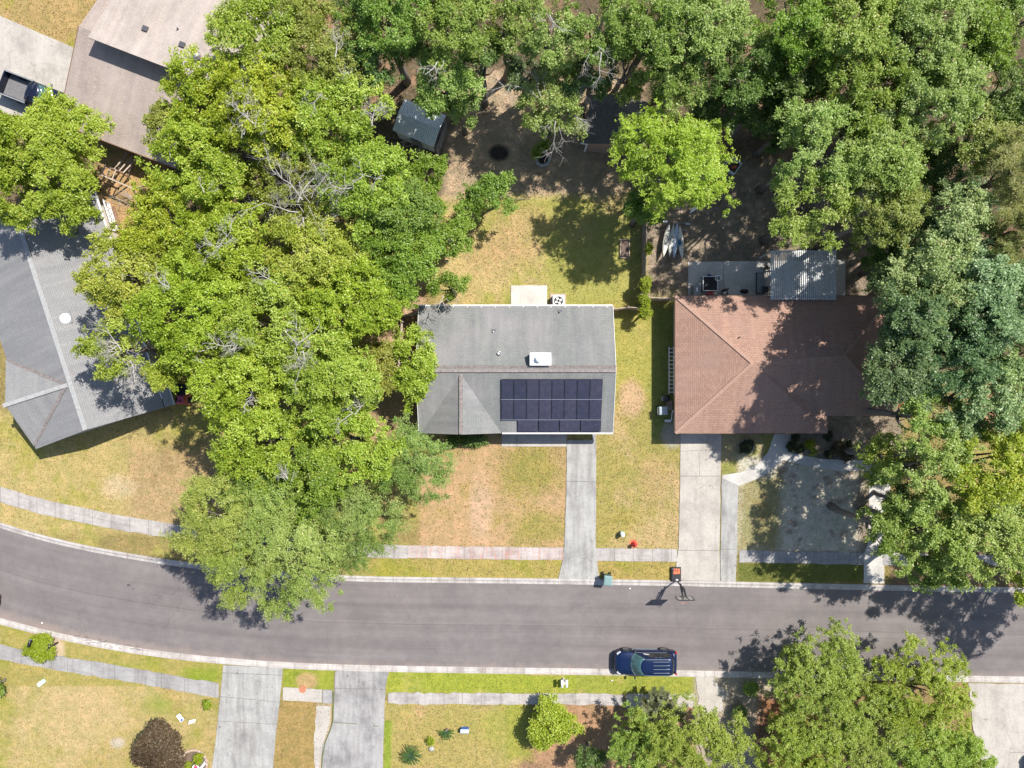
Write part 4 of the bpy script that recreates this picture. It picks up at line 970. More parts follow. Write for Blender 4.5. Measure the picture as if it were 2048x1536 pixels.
# manhole and road covers
q = P(605.5, 1378)
T = thing('manhole_cover', 'rusty orange round manhole cover set in the pavement edge', 'manhole cover', q)
MB().lathe([(.29, .0), (.29, .068), (.27, .072)], 24).build('lid', 'manhole_rust', T); MB().lathe([(.05, .068), (.05, .078)], 12).build('knob', 'manhole_rust', T)
q = P(258, 1170); T = thing('drain_cover', 'small dark square cover in the road surface', 'road cover', (q.x, q.y, .038))
MB().box((0, 0, .006), (.24, .18, .012), .2).build('plate', 'dark_grey', T); MB().box((.38, -.32, .005), (.11, .08, .01), .2).build('small_plate', 'dark_grey', T)
# yard signs, blue box
q = P(364, 1432)
T = thing('yard_sign', 'white yard sign with a blue patch lying on the bottom left lawn', 'sign', (q.x, q.y, 0), math.radians(-52))
MB().box((0, 0, .32), (.62, .38, .03), rx=.12).build('board', 'white_chimney', T); MB().box((.2, 0, .345), (.16, .22, .008), rx=.12).build('printed_patch', 'blue_plastic', T)
MB().tube([(-.26, -.15, .3), (-.26, -.15, 0)], .012, 6).tube([(.26, -.15, .3), (.26, -.15, 0)], .012, 6).tube([(-.26, .15, .34), (-.26, .15, 0)], .012, 6).tube([(.26, .15, .34), (.26, .15, 0)], .012, 6).build('leg', 'black_metal', T)
q = P(388, 1439)
T = thing('yard_sign', 'upright narrow grey yard sign beside the fallen white one', 'sign', q, math.radians(12))
MB().box((0, 0, .36), (.55, .03, .34), rx=.55).build('board', 'white_paint', T); MB().tube([(-.2, 0, .3), (-.2, 0, 0)], .012, 6).tube([(.2, 0, .3), (.2, 0, 0)], .012, 6).build('leg', 'black_metal', T)
q = P(930, 1456)
T = thing('storage_box', 'small blue plastic box with a pale lid on the lower lawn', 'box', q)
MB().box((0, 0, .25), (.62, .26, .46)).build('body', 'blue_plastic', T, bevel=.02); MB().box((0, -.02, .5), (.66, .3, .05)).build('lid', 'pale_blue', T, bevel=.015)
# fire pit
q = P(1085, 320)
T = thing('fire_pit', 'round stone-block fire pit with a black hollow in the back yard', 'fire pit', q)
for k in range(9):
    if k == 2: continue
    a = 2 * math.pi * k / 9 + .3
    for lv in range(2): MB().box((.52 * math.cos(a + lv * .1), .52 * math.sin(a + lv * .1), .1 + lv * .19), (.2, .34, .18), a + lv * .1).build('stone_block', 'stone_pale', T, bevel=.02)
MB().lathe([(.43, 0), (.43, .03)], 20).build('ash_bed', 'dark_void', T)
# raised bed, sandbox
q = P(1249, 498)
T = thing('garden_bed', 'narrow rectangular garden bed with thin frame and reddish soil by the fence', 'garden bed', q)
for (c_, d_) in (((-.36, 0, .09), (.05, 1.5, .18)), ((.36, 0, .09), (.05, 1.5, .18)), ((0, -.74, .09), (.68, .05, .18)), ((0, .74, .09), (.68, .05, .18))): MB().box(c_, d_).build('side_board', 'wood_pale', T)
MB().box((0, 0, .05), (.68, 1.44, .08)).build('soil', 'mulch', T)
q = P(1463, 333)
T = thing('sandbox', 'square open box turned like a diamond, with blue and orange toys inside', 'sandbox', q, math.radians(-35))
for (c_, d_) in (((-.5, 0, .2), (.05, 1.05, .4)), ((.5, 0, .2), (.05, 1.05, .4)), ((0, -.5, .2), (.95, .05, .4)), ((0, .5, .2), (.95, .05, .4))): MB().box(c_, d_).build('side_board', 'galvanised', T)
MB().box((0, 0, .1), (.94, .94, .04)).build('floor', 'mulch', T)
t2 = thing('toy_bucket', 'blue toy bucket lying in the square box', 'toy', (q.x - .05, q.y + .28, .12)); MB().lathe([(.1, 0), (.14, .22), (.12, .22), (.09, .03)], 12).build('bucket', 'blue_plastic', t2); MB().tube([(.13 * math.cos(a), 0, .22 + .1 * math.sin(a)) for a in np.linspace(0, math.pi, 9)], .01, 5).build('handle', 'white_paint', t2)
t2 = thing('toy_truck', 'orange toy truck lying in the square box', 'toy', (q.x + .12, q.y - .12, .12)); MB().box((0, 0, .1), (.34, .2, .1)).box((.1, 0, .19), (.12, .18, .1)).build('body', 'orange_paint', t2, bevel=.02)
for x in (-.1, .1):
    for y in (-.1, .1): MB().tube([(x, y - .02, .05), (x, y + .02, .05)], .05, 10).build('wheel', 'black_tyre', t2)
# kayaks on rack
T = thing('kayak_rack', 'low timber rack under the four kayaks', 'rack', P(1347, 480))
for y in (.7, -.8): MB().box((0, y, .4), (1.9, .09, .09)).build('crossbar', 'wood_grey', T); MB().box((-.85, y, .18), (.09, .09, .36)).build('leg', 'wood_grey', T); MB().box((.85, y, .18), (.09, .09, .36)).build('leg', 'wood_grey', T)
for i, (xa, ya, xb, yb_, mt, wd, lab) in enumerate(((1339, 446, 1327, 514, 'kayak_tan', .50, 'pale kayak, leftmost of the four on the rack'), (1348, 446, 1339, 514, 'kayak_grey', .38, 'thin dark-streaked kayak, second from the left on the rack'), (1355, 444, 1348, 517, 'kayak_blue', .44, 'bluish kayak, third from the left beside the tarp'), (1360, 450, 1365, 518, 'kayak_tan', .44, 'pale kayak on the right end of the rack beside the blue tarp'))):
    a = P(xa, ya, .75); b2 = P(xb, yb_, .75); c = (a + b2) / 2; d = b2 - a; Lk = d.length
    T = thing('kayak', lab, 'kayak', (c.x, c.y, .45), math.atan2(d.y, d.x), 'kayaks on the rack')
    rings = []
    for t in np.linspace(-1, 1, 15):
        w_ = wd / 2 * max(.04, (1 - abs(t) ** 2.3)); zz = .12 * abs(t) ** 3
        rings.append([(t * Lk / 2, w_ * math.cos(a_), .17 + zz + (.17 if math.sin(a_) < 0 else .10) * math.sin(a_) * (1 - .75 * abs(t) ** 3)) for a_ in np.linspace(0, 2 * math.pi, 13)[:-1]])
    hull = MB().loft(rings).build('hull', mt, T, True)
    MB().lathe([(.30, .255), (.30, .285), (.26, .29), (.25, .26)], 16, (0, 0, 0), 1.1, wd * .95).build('cockpit_rim', 'dark_grey', T)
T = thing('paddle', 'double-bladed paddle laid across the tops of the kayaks', 'paddle', P(1353, 445, .85), math.radians(-6))
MB().tube([(-.9, 0, 0), (.9, 0, 0)], .018, 8).build('shaft', 'mid_grey', T)
for s_ in (-1, 1): MB().lathe([(.01, -.01), (.14, 0), (.01, .01)], 12, (s_ * .88, 0, 0), 1.7, .6).build('blade', 'kayak_blue', T)
r = random.Random(5); tb = MB(); rings = []
for i, z in enumerate((.4, .5, .62, .72, .78)):
    s_ = (1, 1.05, .85, .5, .1)[i]; rings.append([(.2 * s_ * math.cos(a) * r.uniform(.8, 1.2), .42 * s_ * math.sin(a) * r.uniform(.8, 1.2), z * r.uniform(.95, 1.05)) for a in np.linspace(0, 6.283, 15)[:-1]])
o = tb.loft(rings).build('tarp', 'blue_tarp'); o.location = P(1356, 488); setp(o, 'crumpled blue tarp between the third and fourth kayaks', 'tarp')
o = MB().add([(-.45, -.3, .7), (.45, .3, .75), (-.1, .32, .72), (-.45, -.3, .67), (.45, .3, .72), (-.1, .32, .69)], [(0, 1, 2), (5, 4, 3), (0, 3, 4, 1), (1, 4, 5, 2), (2, 5, 3, 0)]).build('canvas_sheet', 'white_paint'); o.location = P(1385, 425); setp(o, 'white triangular sheet above the kayaks', 'sheet')
# pergola
q0 = P(1541, 600, 2.8); q1 = P(1673, 500, 2.8); pw_, pd_ = q1.x - q0.x, q1.y - q0.y
T = thing('pergola', 'white slatted patio cover behind the brown-roofed house', 'patio cover', ((q0.x + q1.x) / 2, (q0.y + q1.y) / 2, 0))
r = random.Random(3); slt = MB(); n = 34
for k in range(n):
    x = -pw_ / 2 + (k + .5) * pw_ / n; slt.box((x, r.uniform(-.02, .02), 2.80 + r.uniform(-.008, .008)), (pw_ / n - r.uniform(.035, .075), pd_ - r.uniform(0, .05), .03))
slt.build('slat_roof', 'deck_white', T)
for y in (-pd_ / 2 + .1, 0, pd_ / 2 - .1): MB().box((0, y, 2.68), (pw_, .07, .18)).build('beam', 'deck_white', T)
for x in (-pw_ / 2 + .1, pw_ / 2 - .1):
    for y in (-pd_ / 2 + .12, pd_ / 2 - .12): MB().box((x, y, 1.3), (.1, .1, 2.6)).build('post', 'deck_white', T)
# patio things
q = P(1421, 567, .9)
T = thing('grill_table', 'square white-rimmed outdoor grill with black hollow on the shaded patio', 'grill', (q.x, q.y, .06))
for (c_, d_) in (((-.57, 0, .82), (.05, 1.15, .08)), ((.57, 0, .82), (.05, 1.15, .08)), ((0, -.56, .82), (1.1, .05, .08)), ((0, .56, .82), (1.1, .05, .08))): MB().box(c_, d_).build('rim', 'white_paint', T)
MB().box((0, 0, .7), (1.08, 1.08, .06)).build('grill_plate', 'dark_void', T); MB().lathe([(.16, .73), (.16, .80), (.02, .82)], 14, (-.3, -.1, 0)).build('burner', 'dark_grey', T, True)
for x in (-.52, .52):
    for y in (-.52, .52): MB().box((x, y, .35), (.06, .06, .7)).build('leg', 'black_metal', T)
def seat(name, lab, cat, px, py, mat, rz=0, z=.06):
    q = P(px, py, .5); T = thing(name, lab, cat, (q.x, q.y, z), rz)
    MB().box((0, 0, .42), (.48, .48, .05)).build('seat', mat, T, bevel=.015); MB().box((0, .24, .68), (.46, .05, .48), rx=-.15).build('backrest', mat, T, bevel=.015)
    for x in (-.2, .2):
        for y in (-.2, .2): MB().box((x, y, .2), (.035, .035, .4)).build('leg', 'black_metal', T)
seat('patio_chair', 'red patio chair pushed against the grill by the roof edge', 'chair', 1420, 583.5, 'red_paint', math.pi)
seat('patio_chair', 'black patio chair near the slatted patio cover, nearer the house roof', 'chair', 1531, 579, 'black_plastic', 1.6)
seat('patio_chair', 'black patio chair beside the top left corner of the slatted cover', 'chair', 1535, 534, 'black_plastic', 1.4)
seat('folding_stool', 'small dark folding stool on the patio right of the grill', 'stool', 1450, 586, 'dark_grey', .1)
q = P(1437, 556, .9); T = thing('steel_drum', 'grey round drum with a dark open mouth behind the grill', 'drum', (q.x, q.y, .06))
MB().lathe([(.25, 0), (.26, .3), (.25, .85), (.20, .85), (.19, .5), (.02, .5)], 20).build('barrel', 'white_paint', T, True); MB().lathe([(.15, .52), (.15, .53)], 16).build('opening', 'dark_void', T)
q = P(1419, 553, .6); T = thing('bucket', 'blue bucket behind the grill beside the drum', 'bucket', (q.x, q.y, .06))
MB().lathe([(.18, 0), (.22, .45), (.20, .45), (.17, .05)], 16).build('body', 'blue_plastic', T, True); MB().tube([(.21 * math.cos(a), 0, .45 + .14 * math.sin(a)) for a in np.linspace(0, 3.14, 9)], .01, 5).build('handle', 'aluminium', T)
q = P(1392, 578, .5); T = thing('side_cabinet', 'grey side cabinet with slanted top left of the grill', 'cabinet', (q.x, q.y, .06))
MB().loft([[(-.28, -.55, z), (.28, -.55, z), (.28, .55 if i < 1 else .42, z), (-.28, .35 if i < 1 else .2, z)] for i, z in enumerate((0, .8))]).build('case', 'mid_grey', T, bevel=.02); MB().box((-.02, -.1, .83), (.08, .3, .04)).build('handle', 'aluminium', T)
q = P(1490, 582, .3); r = random.Random(9)
o = MB().loft([[(.32 * s_ * math.cos(a) * r.uniform(.8, 1.15), .18 * s_ * math.sin(a) * r.uniform(.8, 1.15), z) for a in np.linspace(0, 6.283, 13)[:-1]] for (s_, z) in ((1, .06), (1.1, .18), (.8, .32), (.2, .38))]).build('bag', 'dark_void', None, True); o.location = (q.x, q.y, 0); setp(o, 'dark lumpy bag on the patio by the roof edge', 'bag')
q = P(1522, 566, .45); T = thing('patio_lounger', 'grey cushioned patio lounger left of the slatted patio cover', 'lounger', (q.x, q.y, .06))
MB().box((0, 0, .34), (.62, 1.6, .12)).build('cushion', 'mid_grey', T, bevel=.04); MB().box((0, 0, .24), (.7, 1.7, .05)).build('frame', 'black_metal', T)
for x in (-.3, .3):
    for y in (-.75, .75): MB().box((x, y, .12), (.05, .05, .24)).build('leg', 'black_metal', T)
# ride-on mower
q = P(371, 788)
T = thing('riding_mower', 'dark ride-on mower with pink striped seat cloth parked under the trees', 'mower', q)
MB().box((0, .35, .5), (.75, .9, .5)).build('hood', 'black_metal', T, bevel=.06); MB().box((0, -.35, .3), (1.1, 1.0, .14)).build('deck', 'orange_paint', T, bevel=.04)
MB().box((-.12, -.38, .62), (.46, .48, .12)).build('seat', 'pink_paint', T, bevel=.04); MB().box((-.12, -.66, .82), (.46, .1, .36)).build('backrest', 'pink_paint', T, bevel=.04)
MB().tube([(-.1 + .18 * math.cos(a), .02 + .1 * math.sin(a), .86 + .1 * math.cos(a) * 0) for a in np.linspace(0, 6.283, 15)], .02, 6).tube([(-.1, .15, .5), (-.1, .02, .86)], .02, 6).build('steering_wheel', 'black_plastic', T)
for (x, y, rr) in ((-.5, -.5, .26), (.5, -.5, .26), (-.42, .62, .19), (.42, .62, .19)):
    wv = MB().tube([(x - .1, y, rr), (x + .1, y, rr)], rr, 16).build('wheel', 'black_tyre', T); MB().tube([(x - .11, y, rr), (x + .11, y, rr)], rr * .45, 12).build('rim', 'white_paint', wv)
# bench/rack with white boards by left house
q = P(216, 432, .8)
T = thing('deck', 'small white-railed landing on the right side of the grey left house', 'deck', (q.x, q.y, 0), ang)
MB().box((0, .15, .35), (2.3, .75, .1)).build('platform', 'white_paint', T); MB().box((0, -.33, .2), (1.7, .22, .06)).build('step', 'wood_brown', T)
for k in range(6): MB().box((-1.1 + k * .44, -.2, .75), (.07, .07, .8)).build('post', 'white_paint', T)
MB().box((0, -.2, 1.17), (2.4, .09, .05)).box((0, -.2, .7), (2.4, .05, .04)).build('rail', 'white_paint', T)
# timber play frame in the top left garden
q = P(247, 360)
T = thing('swing_set', 'timber swing frame with leaning poles between the two left houses', 'swing set', q, math.radians(-23))
for x in (-.5, .5):
    for y in (-.35, .35): MB().box((x, y, 1.0), (.09, .09, 2.0)).build('post', 'wood_brown', T)
tp = MB(); tp.box((0, -.38, 2.02), (1.3, .1, .1)); tp.box((0, .38, 2.02), (1.3, .1, .1)); pieces(tp, 'top_beam', 'wood_brown', T)
for x in (-.45, 0, .45): MB().box((x, 0, 2.09), (.09, .84, .05)).build('slat', 'wood_pale', T)
MB().bar((-.7, -.42, 2.10), (2.3, -.42, 2.10), .10, .12).build('swing_beam', 'wood_pale', T)
for x in (2.1, 2.4): MB().bar((2.2, -.42, 2.1), (x, -.42 + (x - 2.25) * 7, 0), .09).build('post', 'wood_pale', T)
for k, (x, dx, ll) in enumerate(((-.42, -.1, 1.7), (-.22, .05, 2.0), (0, .25, 1.6), (.2, .0, 1.5), (.42, .1, 1.3), (.55, .35, 1.9))):
    MB().bar((x, .42, 1.3 if k % 2 else .4), (x + dx, .42 + ll, .25 + .1 * k), .09, .06).build('leaning_pole', 'wood_pale', T)
# flower ring bottom left
q = P(388, 1528)
T = thing('flower_bed', 'ring of pale edging stones around soil beside the left driveway', 'flower bed', q)
MB().lathe([(.98, 0), (.98, .03)], 24).build('soil', 'mulch', T)
for k in range(22):
    a = 2 * math.pi * k / 22; MB().box((1.05 * math.cos(a), 1.15 * math.sin(a), .06), (.14, .28, .12), a).build('edging_stone', 'brick_edge', T, bevel=.02)
q = P(391, 1536, .4); T = thing('planter', 'white round planter with red flowers in the stone ring', 'planter', (q.x, q.y, 0))
MB().lathe([(.17, 0), (.26, .36), (.28, .38), (.24, .38), (.2, .3)], 18).build('pot', 'white_chimney', T, True)
MB().lathe([(.03, .33), (.16, .38), (.10, .46), (.02, .48)], 9).build('flowers', 'flower_red', T)
q = P(404, 1533, .4); T = thing('garden_sign', 'slanted white board standing in the stone ring', 'sign', (q.x, q.y, 0), math.radians(52))
MB().box((0, 0, .4), (.8, .03, .3), rx=.7).build('board', 'white_chimney', T); MB().box((-.3, 0, .2), (.03, .03, .4)).box((.3, 0, .2), (.03, .03, .4)).build('leg', 'black_metal', T)
# white stone ring on lower lawn, orange sled, small garden ring
q = P(863, 1497); o = MB().lathe([(.2, 0), (.19, .1), (.1, .16), (.02, .17)], 10, sx=1.2).build('stone', 'stone_pale', None, True); o.location = q; setp(o, 'pale round stone on the lower lawn between the two palms', 'stone')
q = P(1803, 812, 1.0); o = MB().loft([[(t * .5, .19 * math.sqrt(max(.01, 1 - t * t)) * math.cos(a), .9 + .1 * math.sin(a) + .1 * t * t) for a in np.linspace(0, 6.283, 9)[:-1]] for t in np.linspace(-1, 1, 9)]).build('sled', 'orange_paint', None, True); o.location = (q.x, q.y, 0); o.rotation_euler = (0, 0, 1.1); setp(o, 'orange plastic sled hanging at the edge of the trees right of the brown house', 'sled')
q = P(1492, 893); T = thing('flower_bed', 'small round bed of dark soil on the grass under the brown eave', 'flower bed', q)
MB().lathe([(.55, 0), (.55, .03)], 20).build('soil', 'mulch', T)
for k in range(16): a = 2 * math.pi * k / 16; MB().box((.58 * math.cos(a), .58 * math.sin(a), .05), (.1, .2, .1), a).build('edging_stone', 'stone_pale', T, bevel=.015)

# ------------------------------------------------------------------ vegetation
def leaf_mesh(name, p, n, ln, wd, col, rng, parent, tang=None, mat='leaf', droop=.18):
    k = len(p); n = n / np.linalg.norm(n, axis=1, keepdims=True)
    t = rng.normal(size=(k, 3)) if tang is None else tang + rng.normal(size=(k, 3)) * .35
    t = t - n * (t * n).sum(1, keepdims=True); t /= np.linalg.norm(t, axis=1, keepdims=True) + 1e-9
    b_ = np.cross(n, t); L_ = (ln * rng.uniform(.7, 1.3, k))[:, None]; W_ = (wd * rng.uniform(.75, 1.25, k))[:, None]
    v = np.empty((k, 4, 3)); v[:, 0] = p - t * L_ * .5 - n * L_ * droop; v[:, 1] = p + b_ * W_ * .5 + t * L_ * .08
    v[:, 2] = p + t * L_ * .5 - n * L_ * droop; v[:, 3] = p - b_ * W_ * .5 + t * L_ * .08
    me = np_mesh(name, v.reshape(-1, 3), np.arange(k * 4).reshape(-1, 4))
    a = me.attributes.new('tint', 'FLOAT_COLOR', 'FACE'); cc = np.ones((k, 4), np.float32); cc[:, :3] = np.clip(col, .004, .8); a.data.foreach_set('color', cc.ravel())
    me.materials.append(M(mat)); o = bpy.data.objects.new(name, me); COL.objects.link(o); o.parent = parent; return o

SP = {  # colours low..high, leaf length/width, puff size (m), density, spray style
 'Y': dict(c=((.13, .20, .022), (.31, .42, .042), (.50, .60, .13)), l=(0.152, 0.090), pr=.60, d=2.06, sp=0),
 'y': dict(c=((.13, .175, .035), (.25, .315, .06), (.38, .43, .13)), l=(0.139, 0.082), pr=.54, d=1.99, sp=0),
 'G': dict(c=((.085, .16, .028), (.19, .31, .045), (.33, .45, .11)), l=(0.143, 0.086), pr=.58, d=1.99, sp=0),
 'L': dict(c=((.18, .28, .03), (.33, .47, .055), (.48, .60, .13)), l=(0.180, 0.061), pr=.66, d=2.13, sp=1),
 'M': dict(c=((.15, .24, .05), (.29, .41, .09), (.44, .54, .20)), l=(0.148, 0.086), pr=.60, d=2.06, sp=0),
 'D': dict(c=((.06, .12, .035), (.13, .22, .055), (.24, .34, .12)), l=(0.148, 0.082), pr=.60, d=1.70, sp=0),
 'T': dict(c=((.11, .18, .04), (.23, .34, .075), (.38, .47, .16)), l=(0.143, 0.082), pr=.55, d=1.77, sp=0),
 'B': dict(c=((.13, .21, .075), (.27, .38, .15), (.48, .58, .31)), l=(0.156, 0.098), pr=.64, d=1.99, sp=0),
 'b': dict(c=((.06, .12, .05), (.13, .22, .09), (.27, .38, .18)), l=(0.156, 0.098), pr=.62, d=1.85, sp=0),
 'C': dict(c=((.13, .20, .04), (.29, .39, .085), (.50, .57, .20)), l=(0.164, 0.045), pr=.95, d=2.41, sp=2),
 'c': dict(c=((.09, .16, .03), (.21, .32, .065), (.40, .49, .15)), l=(0.164, 0.045), pr=.90, d=2.41, sp=2),
 'F': dict(c=((.15, .23, .035), (.28, .39, .055), (.42, .51, .14)), l=(0.139, 0.057), pr=.46, d=2.27, sp=1),
 'P': dict(c=((.16, .20, .05), (.28, .32, .09), (.40, .42, .16)), l=(0.279, 0.029), pr=.60, d=2.27, sp=2),
 'S': dict(c=((.13, .21, .015), (.25, .34, .02), (.36, .44, .05)), l=(0.123, 0.057), pr=.25, d=4.83, sp=0),
 'K': dict(c=((.02, .035, .015), (.04, .06, .022), (.08, .10, .04)), l=(0.098, 0.057), pr=.16, d=11.36, sp=0),
 'R': dict(c=((.045, .034, .02), (.115, .085, .045), (.21, .17, .09)), l=(0.14, 0.08), pr=.36, d=4.83, sp=0),
}
def foliage(name, rng, lobes, sp, nleaf, parent, zmin=.25, airy=0.0, tight=1.0):
    s = SP[sp]; lb = np.array(lobes, float); pr = s['pr']
    area = lb[:, 3] * lb[:, 4]; per = 85 if s['sp'] == 0 else (120 if sp in 'Cc' else 75)
    if sp in 'SKR': per = 26
    else: per = int(per * .62)
    small = sp in 'SKR'; size = float(np.sqrt(area.sum() / len(lb)))
    npf = max(8, int(nleaf / per * 1.55)); pa = max(3, npf // (1 if small else 9))
    # branch pads: flattened fans of clumps that lean outwards, with gaps between them
    pi_ = rng.choice(len(lb), pa, p=area / area.sum()); B_ = lb[pi_]
    d = rng.normal(size=(pa, 3)); d[:, 2] = np.where(rng.uniform(size=pa) < .88, np.abs(d[:, 2]), d[:, 2]); d /= np.linalg.norm(d, axis=1, keepdims=True)
    rad = .66 + .36 * rng.uniform(size=pa) ** .7 + .16 * vnoise(d[:, 0] * 2.4 + B_[:, 0], d[:, 1] * 2.4 + B_[:, 1], int(rng.integers(1e6)), d[:, 2] * 2)
    pc = B_[:, :3] + d * B_[:, 3:6] * rad[:, None]
    fan = np.stack([pc[:, 0], pc[:, 1], np.zeros(pa)], 1); fan /= np.linalg.norm(fan, axis=1, keepdims=True) + .3
    fan = fan * .8 + d * np.array([.9, .9, .35]) + rng.normal(size=(pa, 3)) * np.array([.35, .35, .12]); fan /= np.linalg.norm(fan, axis=1, keepdims=True)
    plen = np.minimum(tight * rng.uniform(.7, 1.75, pa) * (1.25 if s['sp'] == 2 else 1), size * 1.1)
    q_ = rng.integers(0, pa, npf) if not small else np.arange(npf) % pa
    u_ = rng.uniform(0, 1, npf) ** .8; sd_ = np.cross(fan, np.array([0, 0, 1.])); lat = rng.normal(size=npf) * .30 * (.35 + u_)
    c = pc[q_] + (0 if small else 1) * (fan[q_] * ((u_ - .45) * plen[q_])[:, None] + sd_[q_] * (lat * plen[q_])[:, None] + np.array([0, 0, 1.]) * (rng.normal(size=npf) * .07 - u_ ** 2 * plen[q_] * (.22 if s['sp'] == 2 else .10))[:, None])
    d = d[q_] * .5 + fan[q_] * .7; inner = rng.uniform(size=npf) < (.0 if small else (.17 if airy == 0 else .05))
    c[inner, 2] -= rng.uniform(.5, 1.6, inner.sum()) * min(1, size * .6)
    keep = np.ones(npf, bool)
    for L_ in lb:
        q = np.sqrt((((c - L_[:3]) / L_[3:6]) ** 2).sum(1)); keep &= ~((q < .50) & (rng.uniform(size=npf) < .80))
    hole = vnoise(c[:, 0] * .75, c[:, 1] * .75, int(rng.integers(1e6)), c[:, 2] * .4); keep &= ~((hole > .28) & (rng.uniform(size=npf) < .55 + airy))
    c = c[keep]; d = d[keep]; npf = len(c)
    if npf == 0: return None
    pk = np.repeat(np.arange(npf), per); k = len(pk); out = d * np.array([1, 1, .6]); psz = pr * (1 if small else .56) * rng.uniform(.5, 1.35, npf)
    if s['sp'] == 0:      # leafy sprays: short twigs fanning outwards from each clump centre
        tw = 7; td = rng.normal(size=(npf, tw, 3)) * np.array([1, 1, .38]) + out[:, None, :] * .75; td /= np.linalg.norm(td, axis=2, keepdims=True)
        ti = rng.integers(0, tw, k); tt = rng.uniform(.1, 1.0, k) ** .75; D_ = td[pk, ti]
        p = c[pk] + D_ * (tt * psz[pk])[:, None] + rng.normal(size=(k, 3)) * (.085 if pr > .3 else .035); tang = D_; nn = rng.normal(size=(k, 3)) * .55 + np.array([0, 0, .95]) + out[pk] * .35
    else:
        tw = 6 if s['sp'] == 1 else 8
        if sp in 'Cc': out = out * .6 + np.stack([c[:, 0], c[:, 1], c[:, 0] * 0], 1) / (np.hypot(c[:, 0], c[:, 1])[:, None] + .5) * .9
        td = rng.normal(size=(npf, tw, 3)) * np.array([1, 1, .40]) + out[:, None, :] * (1.1 if sp not in 'Cc' else 1.7); td /= np.linalg.norm(td, axis=2, keepdims=True)
        ti = rng.integers(0, tw, k); tt = rng.uniform(0, 1, k); D_ = td[pk, ti]
        p = c[pk] + D_ * (tt * psz[pk] * 1.25)[:, None]; p[:, 2] -= (tt ** 2) * psz[pk] * (.18 if s['sp'] == 1 else .35)
        p += rng.normal(size=(k, 3)) * .035
        side = np.cross(D_, np.array([0, 0, 1.])); sg = np.where(rng.uniform(size=k) < .5, -1, 1)[:, None]
        tang = D_ * .9 + side * sg * .8; p += side * sg * .06; nn = rng.normal(size=(k, 3)) * .5 + np.array([0, 0, 1.]) + out[pk] * .3
    p[:, 2] = np.maximum(p[:, 2], zmin)
    c0, c1, c2 = [np.array(x) for x in s['c']]
    pt = (rng.uniform(0, 1, npf) * .40 + rng.uniform(0, 1, pa)[q_[keep]] * .35 + .25 * (vnoise(c[:, 0] * .5, c[:, 1] * .5, int(rng.integers(1e6))) + .5))[pk]
    lt = np.clip(pt * .62 + rng.uniform(0, 1, k) * .42 + (tt - .5) * .18, 0, 1)[:, None]
    col = np.where(lt < .5, c0 + (c1 - c0) * lt * 2, c1 + (c2 - c1) * (lt * 2 - 1))
    col = col * np.array([rng.uniform(.98, 1.15), rng.uniform(.97, 1.05), rng.uniform(.75, 1.15)])
    odd = rng.uniform(size=k) < .02; col[odd] = col[odd] * np.array([1.25, .85, 1.3])
    return leaf_mesh(name, p, nn, s['l'][0], s['l'][1], col, rng, parent, tang)

def wobble(a, b2, n, amp, rr):
    a = Vector(a); b2 = Vector(b2); L_ = (b2 - a).length; pts = [a]
    off = Vector((0, 0, 0))
    for i in range(1, n): off += Vector((rr.gauss(0, 1), rr.gauss(0, 1), rr.gauss(0, .6))) * amp * L_ / n; pts.append(a + (b2 - a) * (i / n) + off)
    pts.append(b2); return pts
def branchlet(mb, rr, p, d, L_, r_, depth):
    n = 4; pts = [p]; d = d.normalized()
    for i in range(n):
        d = (d + Vector((rr.gauss(0, .22), rr.gauss(0, .22), rr.gauss(0, .12)))).normalized(); pts.append(pts[-1] + d * L_ / n)
    mb.tube(pts, [r_ * (1 - .7 * i / n) for i in range(n + 1)], 4 if depth < 2 else 5, False)
    if depth > 0:
        for k in range(rr.choice((3, 4, 5))):
            i = rr.randint(1, n); an = rr.uniform(.5, 1.1) * rr.choice((-1, 1)); ax = Vector((rr.gauss(0, .3), rr.gauss(0, .3), 1)).normalized()
            nd = d.copy(); nd.rotate(__import__('mathutils').Quaternion(ax, an)); branchlet(mb, rr, pts[i], nd, L_ * rr.uniform(.45, .7), r_ * .5, depth - 1)

def dead_branches(parent, o, spots, seed, mat='dead_wood'):
    """spots: (px, py, h, spread px, direction deg, length m)"""
    rr = random.Random(seed)
    for (px, py, h, L_, an, dp) in spots:
        mb = MB(); q = P(px, py, h) - o; a = math.radians(an)
        branchlet(mb, rr, q - Vector((0, 0, .62)), Vector((math.cos(a), math.sin(a), .10)), L_, .028 + L_ * .010, dp)
        for j in range(2): branchlet(mb, rr, q + Vector((rr.gauss(0, .3), rr.gauss(0, .3), -.6)), Vector((math.cos(a + rr.gauss(0, .8)), math.sin(a + rr.gauss(0, .8)), .10)), L_ * .6, .022, dp)
        mb.build('dead_branch', mat, parent)

